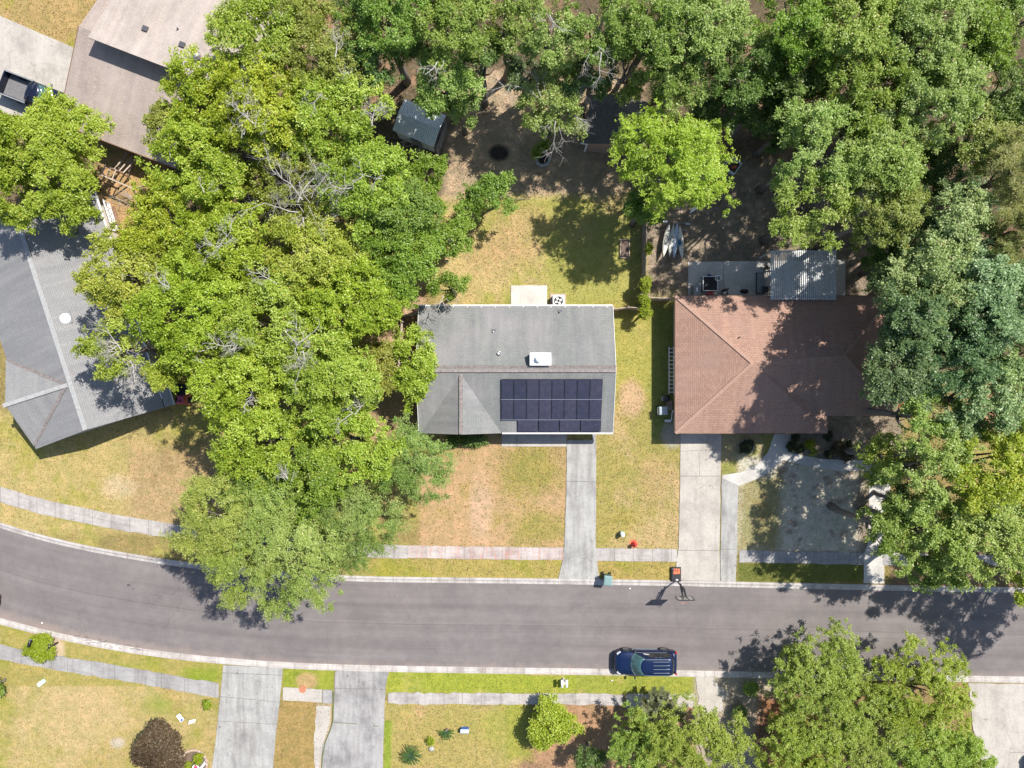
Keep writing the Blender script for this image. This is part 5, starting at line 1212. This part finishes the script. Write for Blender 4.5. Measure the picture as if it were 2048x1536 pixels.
TREE_N = 0
def tree(px, py, R, h, sp, label, group=None, ry=None, spots=(), name='tree', cat='tree', base=None, tight=1.0, lobes=None, dens=1.0, airy=0.0, flat=.42, spike=0):
    global TREE_N; TREE_N += 1; seed = TREE_N * 101 + 7; rng = np.random.default_rng(seed); rr = random.Random(seed)
    hc = h * .78; k = (H - hc) / H / 25; Rx = R * k; Ry = (ry or R) * k; c = P(px, py, hc)
    b0 = P(*base) if base else Vector((c.x, c.y, 0)); DX, DY = c.x - b0.x, c.y - b0.y
    T = thing(name, label, cat, (b0.x, b0.y, 0), 0, group); o = Vector((b0.x, b0.y, 0))
    Rm = (Rx + Ry) / 2; rz = min(h * flat, Rm * .95); zc = h - rz
    lb = []
    if lobes is None:
        n = max(4, int(4 + Rm * 1.9)); lb.append((0, 0, zc, Rx * .62, Ry * .62, rz * .95))
        for i in range(n):
            a = 2.399 * i + rr.uniform(-.5, .5); dd = math.sqrt((i + .6) / n) * .72; s_ = rr.uniform(.30, .44) * (1.12 - .25 * dd)
            z = zc + rz * (math.sqrt(max(0, 1 - dd * dd)) - .52) + rr.uniform(-.35, .35) * min(1, rz * .35)
            lb.append((math.cos(a) * dd * Rx, math.sin(a) * dd * Ry, z, Rx * s_, Ry * s_, max(.35, rz * s_ * 1.25)))
        for i in range(spike):
            a = math.pi / 2 + rr.uniform(-1.0, 1.0); lb.append((math.cos(a) * Rx * .82, math.sin(a) * Ry * .86, zc + rz * rr.uniform(-.1, .3), Rx * .13, Ry * .24, rz * .28))
    lb = [(q[0] + DX, q[1] + DY) + tuple(q[2:]) for q in lb]
    nleaf = int(1150 * Rm * Rm * SP[sp]['d'] * dens)
    foliage('crown', rng, lb, sp, nleaf, T, .25, airy, tight)
    tk = MB(); r0 = .06 + h * .016; zf = zc - rz * .35
    tk.tube(wobble((0, 0, -.05), (DX, DY, zf), 4, .06, rr), [r0 * 1.5, r0 * 1.1, r0, r0 * .9, r0 * .75], 8)
    for (x, y, z, a_, b_, c_) in lb[1:]:
        f_ = rr.uniform(.72, 1.0); tk.tube(wobble((DX * f_, DY * f_, zf * f_), (x, y, z + c_ * .3), 4, .16, rr), [r0 * .55, r0 * .42, r0 * .3, r0 * .2, r0 * .08], 5, False)
    tk.build('trunk', 'bark', T, True)
    if spots: dead_branches(T, o, spots, seed)
    return T

g1 = 'bright leafy trees of the big left grove'
for t in (
 (524, 66, 96, 11.5, 'Y', 'bright tree at the top of the left grove, next to the upper tan roof'),
 (640, 100, 105, 11.5, 'y', 'yellow-green tree at the top edge, left of the dark forest trees'),
 (408, 196, 78, 10.5, 'Y', 'leafy tree overhanging the right end of the tan stepped roof'),
 (528, 222, 108, 12, 'Y', 'wide bright crown in the upper left grove with pale twigs on its left'),
 (672, 240, 100, 11.5, 'Y', 'bright crown just left of the metal shed'),
 (352, 262, 52, 8.5, 'y', 'small thin-leaved tree at the lower right corner of the tan roof'),
 (415, 335, 105, 11, 'Y', 'yellow-green crown below the tan roof corner, beside the pale bare twigs'),
 (575, 372, 108, 10.5, 'y', 'greyish green crown covered with a large tangle of bare silver branches'),
 (738, 372, 100, 11, 'Y', 'bright crown below the metal shed with a few silver branches'),
 (322, 452, 84, 10, 'Y', 'bright crown beside the white-railed landing of the left grey house'),
 (448, 500, 104, 11.5, 'Y', 'large yellow-green crown in the middle left grove, under the silver tangle'),
 (624, 520, 105, 11.5, 'Y', 'round yellow-green crown in the centre of the left grove'),
 (785, 425, 88, 10, 'G', 'green crown reaching towards the tan back lawn'),
 (252, 556, 84, 10.5, 'Y', 'bright crown hanging over the middle of the left grey roof'),
 (392, 622, 108, 12, 'Y', 'broad bright crown right of the left grey roof'),
 (552, 660, 116, 11.5, 'Y', 'broad bright crown with bare twigs in the heart of the left grove'),
 (700, 600, 98, 11, 'Y', 'bright crown above the bare soil strip'),
 (800, 530, 92, 9.5, 'G', 'dark green crown above the top left corner of the solar panel house'),
 (232, 692, 64, 10, 'Y', 'sparse crown with grey bare branches over the lower left grey roof'),
 (352, 735, 50, 9, 'Y', 'small bright crown above the parked ride-on mower'),
 (482, 782, 104, 11.5, 'Y', 'bright crown right of the ride-on mower'),
 (662, 760, 104, 11.5, 'Y', 'bright crown level with the ridge of the solar panel house'),
 (535, 885, 92, 10.5, 'Y', 'bright crown above the big fine-leaved tree'),
 (690, 885, 100, 10.5, 'Y', 'bright crown lower left of the solar panel house'),
 (640, 962, 70, 10.6, 'G', 'glossy green crown rising out of the fine-leaved trees near the road'),
):
    sp_ = {}
    if '575' in str(t[0]): pass
    spots = {575: [(600, 395, 10.6, 2.6, 130, 3), (590, 400, 10.6, 2.4, 60, 3), (600, 430, 10.4, 2.4, 290, 3), (590, 420, 10.4, 2.2, 190, 3), (640, 440, 10.0, 1.8, 20, 3), (625, 375, 10.6, 1.8, 35, 3), (600, 440, 10.2, 1.8, 250, 3)],
             528: [(480, 262, 12.3, 2.2, 75, 3), (500, 240, 12.3, 1.6, 120, 3), (470, 215, 12.2, 1.2, 40, 2)],
             738: [(760, 352, 11.2, 1.6, 150, 2), (700, 370, 11.1, 1.4, 200, 3)],
             415: [(415, 480, 10.2, 1.3, 160, 3), (330, 290, 10.4, 1.2, 160, 3), (400, 380, 10.9, .9, 100, 2)],
             448: [(425, 492, 11.9, 1.4, 20, 3), (430, 490, 11.9, 1.2, 200, 3)],
             672: [(740, 245, 11.7, 1.3, 100, 3), (665, 105, 11.7, 1.4, 60, 3), (640, 180, 11.9, 1.0, 210, 2)],
             552: [(590, 690, 11.9, 1.5, 130, 3), (590, 685, 11.9, 1.3, 40, 3), (600, 700, 11.8, 1.5, 280, 3), (540, 560, 11.6, 1.3, 160, 2)],
             392: [(330, 572, 12.3, 1.4, 140, 2), (450, 700, 12.1, 1.4, 30, 3), (460, 690, 12, 1.2, 200, 2)],
             232: [(232, 700, 10.2, 1.8, 110, 3), (250, 720, 10, 1.6, 320, 3), (225, 690, 10.2, 1.4, 200, 3), (255, 735, 9.8, 1.2, 270, 3)],
             690: [(705, 830, 11, 1.1, 60, 3), (700, 828, 11, 1.0, 200, 3)],
             482: [(400, 700, 11.2, .9, 200, 2), (480, 815, 11.8, .9, 30, 2)],
             352: [(262, 745, 8.9, .9, 250, 2)],
             640: [(570, 960, 10.8, .8, 120, 2)]}.get(t[0], ())
    tree(*t[:5], t[5], g1, spots=spots, dens=.62 if t[0] in (232, 575) else .95, base=(520, 335) if t[0] == 408 else None)
g2 = 'shrubby trees between the left grove and the back lawn'
tree(852, 345, 42, 5, 'G', 'small green tree tucked between the metal shed fence and the left grove', g2)
tree(985, 388, 60, 5, 'G', 'low spreading tree reaching over the back lawn towards the fire pit', g2, ry=46)
tree(885, 455, 62, 6.5, 'G', 'small green tree whose pale limb bends down onto the back lawn', g2)
tree(900, 575, 36, 5.5, 'G', 'leafy bough above the roof corner with a dark bare twig hanging over the shingles', g2, spots=((884, 590, 5.6, 1.3, 268, 3),), ry=26)
tree(828, 732, 46, 5.5, 'Y', 'tall narrow shrub leaning over the left edge of the solar panel roof', g2, base=(822, 735), ry=94, name='shrub', cat='shrub')
tree(748, 730, 40, 6.5, 'y', 'thin shrubby tree left of the bare soil strip', g2, ry=70)
g3 = 'fine-leaved trees overhanging the road'
for t in ((432, 1040, 88, 10.5, 'C', 'fine-leaved olive tree at the left side, over the pavement and the kerb'),
          (572, 1105, 118, 11, 'C', 'fine-leaved olive tree hanging lowest over the road'),
          (690, 1050, 105, 9.5, 'c', 'darker fine-leaved tree beside the pinkish front lawn'),
          (545, 985, 90, 9.5, 'C', 'fine-leaved tree behind the one hanging over the road'),
          (812, 930, 78, 8, 'c', 'fine-leaved dark tree at the lower left corner of the solar panel house'),
          (480, 1120, 66, 10, 'C', 'small drooping fine-leaved tree casting its shadow on the road')):
    tree(*t[:5], t[5], g3)
# big tree left, overlapping the truck
tree(72, 318, 122, 9.5, 'Y', 'large dense glossy green tree between the pickup truck and the left grey roof', None, ry=148, dens=1.7, tight=.55)
g4 = 'forest trees along the top of the photo'
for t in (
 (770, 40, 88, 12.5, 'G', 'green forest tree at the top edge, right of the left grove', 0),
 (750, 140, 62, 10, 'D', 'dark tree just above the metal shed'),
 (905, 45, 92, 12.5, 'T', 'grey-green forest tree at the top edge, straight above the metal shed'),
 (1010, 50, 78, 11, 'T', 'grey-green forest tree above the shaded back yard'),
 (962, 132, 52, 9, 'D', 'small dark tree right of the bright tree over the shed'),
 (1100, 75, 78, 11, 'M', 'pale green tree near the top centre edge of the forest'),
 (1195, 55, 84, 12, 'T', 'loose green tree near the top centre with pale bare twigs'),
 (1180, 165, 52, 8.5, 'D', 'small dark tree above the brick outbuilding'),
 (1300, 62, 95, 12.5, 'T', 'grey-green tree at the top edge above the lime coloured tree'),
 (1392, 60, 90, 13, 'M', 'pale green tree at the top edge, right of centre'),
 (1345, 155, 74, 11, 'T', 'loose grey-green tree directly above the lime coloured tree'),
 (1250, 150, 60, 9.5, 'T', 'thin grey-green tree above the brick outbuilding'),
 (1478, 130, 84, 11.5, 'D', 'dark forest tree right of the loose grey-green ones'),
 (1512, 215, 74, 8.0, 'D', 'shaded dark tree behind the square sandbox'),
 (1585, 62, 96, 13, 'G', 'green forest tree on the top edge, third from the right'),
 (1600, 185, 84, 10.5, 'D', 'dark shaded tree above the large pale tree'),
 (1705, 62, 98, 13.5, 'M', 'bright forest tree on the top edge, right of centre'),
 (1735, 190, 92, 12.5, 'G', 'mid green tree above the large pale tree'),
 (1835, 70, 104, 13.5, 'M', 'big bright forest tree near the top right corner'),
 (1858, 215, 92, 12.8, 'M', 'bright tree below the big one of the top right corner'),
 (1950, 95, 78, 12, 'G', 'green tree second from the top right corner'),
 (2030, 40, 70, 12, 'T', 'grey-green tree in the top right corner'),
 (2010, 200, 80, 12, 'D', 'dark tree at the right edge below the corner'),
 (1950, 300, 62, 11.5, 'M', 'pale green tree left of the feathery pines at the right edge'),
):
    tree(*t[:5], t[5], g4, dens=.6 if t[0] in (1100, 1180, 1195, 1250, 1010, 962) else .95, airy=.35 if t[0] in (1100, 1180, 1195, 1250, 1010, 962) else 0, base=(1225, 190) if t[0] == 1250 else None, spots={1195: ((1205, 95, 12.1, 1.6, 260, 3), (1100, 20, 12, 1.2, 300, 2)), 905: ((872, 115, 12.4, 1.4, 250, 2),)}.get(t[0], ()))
tree(888, 165, 74, 9.5, 'M', 'bright yellow-green tree leaning over the metal shed roof', None, ry=58)
tree(922, 222, 34, 6, 'M', 'small bright bough right of the metal shed')
tree(1108, 200, 74, 8, 'M', 'pale lime tree with long bare grey limbs above the fire pit', dens=.95, ry=72,
     spots=((1060, 180, 7.8, 2.0, 140, 3), (1112, 235, 7.9, 1.9, 245, 2), (1150, 225, 7.8, 1.5, 330, 2), (1085, 190, 8, 1.8, 110, 2), (1150, 200, 8, 1.6, 40, 3)))
tree(1098, 300, 22, 1.8, 'G', 'small green bush touching the stone fire pit', name='shrub', cat='shrub')
tree(1346, 318, 112, 11, 'L', 'lime yellow tree standing alone beside the back lawn fence', None, ry=106, dens=1.15)
tree(1290, 415, 44, 7, 'G', 'green side tree under the lime yellow tree, over the fence')
g5 = 'large trees of the right wood'
for t in (
 (1622, 300, 92, 12.5, 'M', 'pale green crown, upper left part of the large trees beside the sandbox yard'),
 (1735, 340, 95, 13, 'M', 'pale green crown in the middle of the right wood'),
 (1625, 425, 88, 12, 'M', 'pale green crown hanging towards the slatted patio cover'),
 (1755, 440, 80, 12.5, 'y', 'yellowish crown above and right of the slatted patio cover'),
 (1898, 470, 72, 13, 'B', 'small bluish pale crown near the right edge, level with the kayaks'),
 (1860, 572, 102, 13.5, 'B', 'bluish crown right of the slatted patio cover'),
 (1975, 600, 106, 13.5, 'B', 'bluish green crown at the right edge, level with the brown roof'),
 (1800, 650, 70, 14, 'b', 'dark bluish crown at the right end of the brown roof'),
 (1776, 742, 76, 13, 'b', 'dark bluish crown over the lower right of the brown roof'),
 (1915, 690, 104, 13, 'b', 'dark bluish crown in the shade of the right wood'),
 (2015, 730, 72, 12, 'B', 'bluish green crown at the right edge, below the middle'),
 (1930, 800, 84, 12, 'B', 'pale bluish crown above the bright trees by the road'),
 (1832, 832, 74, 11.5, 'M', 'yellow-green crown right of the orange sled'),
 (1842, 935, 92, 12, 'M', 'bright crown right of the pale garden path'),
 (1955, 935, 100, 12.5, 'Y', 'bright crown at the right edge above the road'),
 (1768, 915, 64, 8, 'M', 'small green tree over the end of the curved garden path'),
 (1762, 1050, 66, 10, 'G', 'green tree covering the right garden walk'),
 (1850, 1065, 98, 11, 'M', 'broad green crown beside the road on the right'),
 (1965, 1070, 92, 11.5, 'M', 'bright crown at the right edge beside the road'),
 (1868, 1140, 52, 8, 'G', 'lowest crown tip reaching over the right part of the road'),
 (2050, 850, 60, 11, 'G', 'green crown cut by the right edge beside a gap of bare soil'),
 (2030, 1150, 50, 10, 'Y', 'bright crown corner cut by the right edge above the road'),
 (1800, 545, 74, 11, 'b', 'dark shaded tree right of the slatted patio cover'),
 (1830, 430, 60, 10, 'b', 'dark tree between the pale crowns and the bluish ones'),
):
    tree(*t[:5], t[5], g5, base={1800: (1792, 640), 1776: (1790, 742), 1860: (1800, 590)}.get(t[0]) if t[1] != 545 else (1790, 575), dens=.50 if t[0] in (1768, 1832, 1762) else (.58 if t[0] in (1842, 1850, 1622, 1625, 1955) else (1.15 if t[0] in (1860, 1915, 1975, 1800, 1776) else .92)), airy=.40 if t[0] in (1842, 1850, 1832, 1768, 1622, 1625, 1955) else 0)
g6 = 'feathery pines at the right edge'
tree(2020, 350, 78, 14, 'P', 'feathery pale pine at the right edge, the upper one', g6, name='pine_tree', cat='pine tree')
tree(2015, 470, 70, 14, 'P', 'feathery pale pine at the right edge, the lower one', g6, name='pine_tree', cat='pine tree')
# trees just past the right edge whose shadow lies on the road
g7 = 'trees just past the right edge'
tree(2270, 1150, 150, 12, 'G', 'roadside tree past the right edge that shades the road', g7, dens=.8)
tree(2180, 1050, 90, 12, 'G', 'second roadside tree past the right edge', g7, dens=.8)
g8 = 'feathery bright trees at the bottom right'
for t in (
 (1640, 1385, 104, 6.2, 'F', 'spiky-topped bright tree reaching over the lower kerb, the left one', 3, 118),
 (1850, 1395, 104, 5.6, 'F', 'spiky-topped bright tree reaching over the lower kerb, the right one', 3, 100),
 (1748, 1455, 98, 5.5, 'F', 'bright tree filling the gap between the two spiky-topped ones', 0, 84),
 (1600, 1500, 100, 6, 'F', 'bright tree on the bottom edge under the left spiky-topped one', 0, 70),
 (1860, 1510, 100, 5, 'F', 'bright tree on the bottom edge left of the pale driveway', 0, 60),
 (1945, 1520, 50, 3.5, 'F', 'low straggly bush spilling onto the pale corner driveway', 0, 40),
):
    tree(*t[:5], t[5], g8, ry=t[7], spike=t[6], dens=1.05)
tree(1388, 1482, 108, 6.5, 'F', 'bright green tree on the bottom edge below the parked suv', None, ry=78)
tree(1288, 1506, 72, 5.5, 'F', 'grey-green tree on the bottom edge left of the bright one below the suv')
tree(1182, 1520, 34, 3.2, 'D', 'dark green bush on the bottom edge right of the round shrub')
tree(1106, 1452, 47, 2.3, 'Y', 'neat round bright shrub on the reddish soil near the bottom edge', None, ry=50, name='shrub', cat='shrub', dens=2.6, tight=.5)
tree(76, 1294, 30, 1.5, 'S', 'round bright shrub between the lower kerb and pavement on the left', None, ry=33, name='shrub', cat='shrub', dens=1.2)
tree(312, 1502, 58, 3.4, 'R', 'dark brown-leaved shrub on the bottom left lawn', None, ry=46, name='shrub', cat='shrub', dens=1.2)
tree(-12, 1372, 20, 1.6, 'G', 'dark green plant cut by the left edge on the bottom lawn', name='shrub', cat='shrub', dens=3)
tree(414, 1408, 6, .5, 'S', 'tiny green tuft on the lawn beside the left driveway', name='shrub', cat='shrub', dens=3)
tree(396, 1518, 7, .45, 'S', 'small green plant in the stone ring, the upper one', name='shrub', cat='shrub', dens=3)
tree(373, 1536, 7, .45, 'S', 'small green plant in the stone ring, the lower one', name='shrub', cat='shrub', dens=3)
tree(861, 1482, 4, .35, 'S', 'tiny yellow-green sprout between the two palms', name='shrub', cat='shrub', dens=3)
tree(1500, 1378, 12, .8, 'G', 'small dark green plant on the sandy ground near the lower kerb', name='shrub', cat='shrub', dens=3)
tree(1484, 1428, 13, .9, 'D', 'dark plant in the middle of the shaded sandy ground', name='shrub', cat='shrub', dens=3)
tree(1492, 893, 15, .6, 'K', 'dark little bush in the round bed under the brown eave', name='shrub', cat='shrub')
g9 = 'little dark bushes in the front bed of the brown house'
for i, (px, py, r_, sp, lb_) in enumerate(((1591, 874, 6, 'K', 'nearest the eave and the curved path'), (1582, 893, 9, 'K', 'largest, beside the path corner'), (1601, 899, 7, 'K', 'second along the path'), (1618, 890, 9, 'S', 'bright green, at the middle of the bed'), (1656, 872, 8, 'K', 'close under the eave'), (1657, 909, 7, 'K', 'just above the path in the middle'), (1677, 897, 8, 'R', 'brownish, right of the middle'), (1696, 887, 5, 'K', 'small one at the right end'), (1692, 912, 7, 'R', 'reddish one at the right end by the path'), (1627, 905, 5, 'S', 'small green one by the path'))):
    tree(px, py, r_, .55, sp, 'little bush in the front bed, ' + lb_, g9, name='shrub', cat='shrub')
gv = 'ivy clumps on the back lawn fence'
for i, (px, py, rx_, ry_, lb_) in enumerate(((1295, 500, 6, 8, 'upper ivy tuft on the long fence'), (1290, 570, 9, 18, 'ivy clump on the lower part of the long fence'), (1288, 605, 9, 16, 'ivy clump on the bottom end of the long fence'), (1289, 628, 14, 9, 'leafy clump where the two fences meet'))):
    tree(px, py, rx_, 2.1, 'S', lb_, gv, ry=ry_, name='ivy', cat='ivy', dens=1.3)
tree(930, 880, 46, .35, 'D', 'low dark green ground plants under the gable of the solar panel house', None, ry=4, name='shrub', cat='shrub', dens=6)
tree(1665, 1376, 60, 1.2, 'D', 'low dark hedge behind the lower kerb between the spiky trees', None, ry=10, name='shrub', cat='shrub', dens=3)

gu = 'low dark trees in the shade of the woods'
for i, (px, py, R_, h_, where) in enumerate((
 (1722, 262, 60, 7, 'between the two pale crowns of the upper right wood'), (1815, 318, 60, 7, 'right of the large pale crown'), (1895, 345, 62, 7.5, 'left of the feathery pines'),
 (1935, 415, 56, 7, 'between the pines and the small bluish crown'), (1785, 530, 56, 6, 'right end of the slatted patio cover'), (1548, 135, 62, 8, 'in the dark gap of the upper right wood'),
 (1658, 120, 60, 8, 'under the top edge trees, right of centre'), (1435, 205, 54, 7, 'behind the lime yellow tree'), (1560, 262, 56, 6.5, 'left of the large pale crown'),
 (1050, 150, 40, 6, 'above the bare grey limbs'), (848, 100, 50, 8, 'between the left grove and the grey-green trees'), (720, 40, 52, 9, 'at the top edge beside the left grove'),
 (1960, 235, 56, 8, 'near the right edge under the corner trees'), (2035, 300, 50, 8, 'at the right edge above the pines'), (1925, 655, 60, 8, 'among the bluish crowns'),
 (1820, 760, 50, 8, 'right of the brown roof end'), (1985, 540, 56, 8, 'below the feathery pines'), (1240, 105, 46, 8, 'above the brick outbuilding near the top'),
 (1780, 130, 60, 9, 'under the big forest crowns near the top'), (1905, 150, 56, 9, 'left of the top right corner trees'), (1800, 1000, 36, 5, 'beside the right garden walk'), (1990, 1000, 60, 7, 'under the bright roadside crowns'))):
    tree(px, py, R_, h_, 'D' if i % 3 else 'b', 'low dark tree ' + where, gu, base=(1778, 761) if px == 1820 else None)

def palm(px, py, R, h, n, label, colr=((.05, .11, .015), (.12, .22, .02)), name='palm_tree', cat='palm', arc=2 * math.pi, a0=0, lf=.085, wide=1.0):
    k = (H - h) / H / 25; q = P(px, py, h * .7); T = thing(name, label, cat, (q.x, q.y, 0)); rng = np.random.default_rng(int(px)); Rm = R * k
    ps = []; ns = []; ts = []; cs = []; st = MB()
    for i in range(n):
        a = a0 + arc * (i + rng.uniform(-.3, .3)) / n; lift = rng.uniform(.15, 1.0); L_ = Rm * rng.uniform(.8, 1.1) * (1.05 - .25 * lift)
        pts = []
        for t in np.linspace(0, 1, 9): pts.append((math.cos(a) * L_ * t, math.sin(a) * L_ * t, h * .55 + h * .45 * math.sin(t * 2.0 + .2) * lift))
        st.tube(pts, [.018 * (1 - .8 * t) + .003 for t in np.linspace(0, 1, 9)], 4, False)
        m_ = int(34 * wide); f = rng.uniform(0, 1)
        for t in np.linspace(.1, 1, m_):
            j = min(7, int(t * 8)); fr = t * 8 - j; p = np.array(pts[j]) * (1 - fr) + np.array(pts[j + 1]) * fr; d = np.array([math.cos(a), math.sin(a), 0]); s_ = np.array([-math.sin(a), math.cos(a), 0])
            for sg in (-1, 1):
                td = d * .75 + s_ * sg; td /= np.linalg.norm(td); ll = lf * math.sin(min(3.0, .5 + t * 2.5)); ps.append(p + td * ll * .5); ts.append(td * 6); ns.append((rng.normal() * .2, rng.normal() * .2, 1)); cs.append(np.array(colr[0]) * (1 - f) + np.array(colr[1]) * f)
    leaf_mesh('fronds', np.array(ps), np.array(ns), lf, lf * .22, np.array(cs), rng, T, np.array(ts), droop=.05)
    st.build('frond_stalk', 'bin_dark_green', T); MB().lathe([(.12, 0), (.14, h * .5), (.05, h * .62)], 10).build('trunk', 'bark', T)
    return T
palm(822, 1512, 23, .9, 30, 'full round palm on the lower lawn near the bottom edge', name='palm_plant')
palm(893, 1464, 17, .6, 13, 'small half-open palm beside the blue box', name='palm_plant', arc=3.9, a0=-3.3)
palm(1318, 1432, 56, 3.2, 20, 'grey-green palm behind the trees at the bottom, below the suv', colr=((.12, .14, .06), (.24, .25, .13)), lf=.42, wide=1.1, arc=3.4, a0=-.1)

# fallen limb on the lawn, twigs near the kerb
def limb(name, pts, r_, label, mat='dead_wood', cat='branch', twigs=0, seed=1):
    W_ = [P(*p) for p in pts]; o0 = W_[0].copy(); o0.z = 0; mb = MB(); mb.tube([w_ - o0 for w_ in W_], [r_ * (1 - .6 * i / len(W_)) for i in range(len(W_))], 7)
    rr = random.Random(seed)
    for k in range(twigs): w_ = rr.choice(W_[1:]) - o0; a = rr.uniform(0, 6.28); branchlet(mb, rr, w_, Vector((math.cos(a), math.sin(a), .2)), .7, r_ * .35, 1)
    o = mb.build(name, mat, None, True); o.location = o0; setp(o, label, cat)
limb('fallen_branch', ((848, 500, .25), (856, 508, .5), (872, 516, .5), (890, 510, .35), (902, 497, .3), (918, 486, .1)), .09, 'thick pale fallen limb at the left edge of the back lawn', twigs=3)
limb('fallen_branch', ((1000, 385, .2), (1030, 400, .15), (1052, 398, .05)), .035, 'thin stick under the low tree on the back lawn', 'dead_dark', twigs=2, seed=2)
rr = random.Random(8); mb = MB()
for k in range(30): x = rr.uniform(0, 5.5); y = rr.uniform(-.25, .25) - x * .18; a = rr.uniform(-.6, .6); mb.bar((x, y, .05), (x + .3 * math.cos(a), y + .3 * math.sin(a), .06), .02)
o = mb.build('twigs', 'dead_dark'); o.location = P(140, 1272, .1); setp(o, 'dry twigs scattered along the lower left kerb', 'twigs', None, 'stuff')
# brushwood by the shed
q = P(828, 290); T = thing('brush_pile', 'pile of bare grey brushwood below the metal shed', 'brush pile', q); mb = MB(); rr = random.Random(12)
for k in range(9): a = rr.uniform(0, 6.28); branchlet(mb, rr, Vector((rr.uniform(-.8, .8), rr.uniform(-.6, .6), rr.uniform(.3, 1.6))), Vector((math.cos(a), math.sin(a), .25)), rr.uniform(1.0, 2.0), .03, 2)
mb.build('brushwood', 'dead_wood', T)
q = P(275, 395); T = thing('brush_pile', 'grey bare branches lying beside the timber swing frame', 'brush pile', q); mb = MB()
for k in range(5): a = rr.uniform(2.0, 3.6); branchlet(mb, rr, Vector((rr.uniform(-.2, .8), rr.uniform(-.6, .6), rr.uniform(.1, .6))), Vector((math.cos(a), math.sin(a), .15)), rr.uniform(1.0, 1.6), .03, 2)
mb.build('brushwood', 'dead_wood', T)

# short grass tufts over the lawns: one object, nobody could count it
rng = np.random.default_rng(77); K = 210000
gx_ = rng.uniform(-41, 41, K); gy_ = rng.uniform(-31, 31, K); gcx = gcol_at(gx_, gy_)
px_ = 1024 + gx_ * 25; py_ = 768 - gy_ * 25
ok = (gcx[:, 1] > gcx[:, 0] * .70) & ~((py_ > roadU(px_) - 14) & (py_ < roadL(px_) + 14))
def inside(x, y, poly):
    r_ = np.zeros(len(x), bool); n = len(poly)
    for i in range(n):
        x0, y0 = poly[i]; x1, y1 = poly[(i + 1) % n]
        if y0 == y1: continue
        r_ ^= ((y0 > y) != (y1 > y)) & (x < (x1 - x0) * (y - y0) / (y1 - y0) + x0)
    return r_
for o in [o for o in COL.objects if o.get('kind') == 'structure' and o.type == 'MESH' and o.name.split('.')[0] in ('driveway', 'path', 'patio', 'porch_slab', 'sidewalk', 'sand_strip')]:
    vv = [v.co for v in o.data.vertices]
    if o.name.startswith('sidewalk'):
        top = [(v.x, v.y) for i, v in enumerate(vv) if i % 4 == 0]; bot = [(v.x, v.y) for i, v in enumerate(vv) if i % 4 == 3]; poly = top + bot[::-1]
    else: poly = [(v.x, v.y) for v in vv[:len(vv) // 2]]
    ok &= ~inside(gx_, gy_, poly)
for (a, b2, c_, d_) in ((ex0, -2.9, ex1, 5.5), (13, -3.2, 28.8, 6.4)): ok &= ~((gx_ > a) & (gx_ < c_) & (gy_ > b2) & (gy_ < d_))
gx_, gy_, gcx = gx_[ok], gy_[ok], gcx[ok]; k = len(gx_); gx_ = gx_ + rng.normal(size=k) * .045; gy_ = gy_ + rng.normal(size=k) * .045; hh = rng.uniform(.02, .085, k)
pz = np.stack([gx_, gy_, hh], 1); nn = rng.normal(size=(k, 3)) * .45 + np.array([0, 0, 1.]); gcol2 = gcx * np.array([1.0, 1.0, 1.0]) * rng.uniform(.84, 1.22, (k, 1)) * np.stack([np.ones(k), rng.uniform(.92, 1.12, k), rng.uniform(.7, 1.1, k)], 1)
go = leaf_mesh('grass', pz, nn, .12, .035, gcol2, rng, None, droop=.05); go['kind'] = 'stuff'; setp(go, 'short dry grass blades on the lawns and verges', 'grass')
# fallen leaves and litter under the trees
K = 60000; lx = rng.uniform(-41, 41, K); ly = rng.uniform(-31, 31, K); c_ = gcol_at(lx, ly); px_ = 1024 + lx * 25; py_ = 768 - ly * 25
ok = (c_[:, 1] < c_[:, 0] * .86) & ((py_ < roadU(px_) - 14) | (py_ > roadL(px_) + 60)) & ~((lx > ex0) & (lx < ex1) & (ly > -3) & (ly < 5.6))
lx, ly, c_ = lx[ok], ly[ok], c_[ok]; k = len(lx); pal = np.array([(.30, .16, .09), (.40, .28, .18), (.16, .10, .06), (.24, .20, .10), (.45, .36, .28)])[rng.integers(0, 5, k)]
lo = leaf_mesh('leaf_litter', np.stack([lx, ly, rng.uniform(.012, .05, k)], 1), rng.normal(size=(k, 3)) * .3 + np.array([0, 0, 1.]), .13, .08, pal * .55 + c_ * .45, rng, None, droop=.1); lo['kind'] = 'stuff'; setp(lo, 'fallen brown leaves on the bare soil under the trees', 'leaf litter')
# small pale bits of litter on the road and verge
rr = random.Random(4)
for (px, py, nm, lab) in ((1260, 1177, 'pebble', 'pale pebble on the road below the wheeled bin'), (1224, 1361, 'paper_scrap', 'white paper scrap on the green verge left of the suv'), (84, 1246, 'pebble', 'pale pebble on the road near the lower left kerb')):
    q = P(px, py, .05); o = MB().loft([[(.09 * s_ * math.cos(a) * rr.uniform(.7, 1.2), .06 * s_ * math.sin(a) * rr.uniform(.7, 1.2), z) for a in np.linspace(0, 6.28, 8)[:-1]] for (s_, z) in ((1, 0), (.9, .03), (.3, .05))]).build(nm, 'white_paint'); o.location = q; setp(o, lab, 'pebble' if nm == 'pebble' else 'scrap')
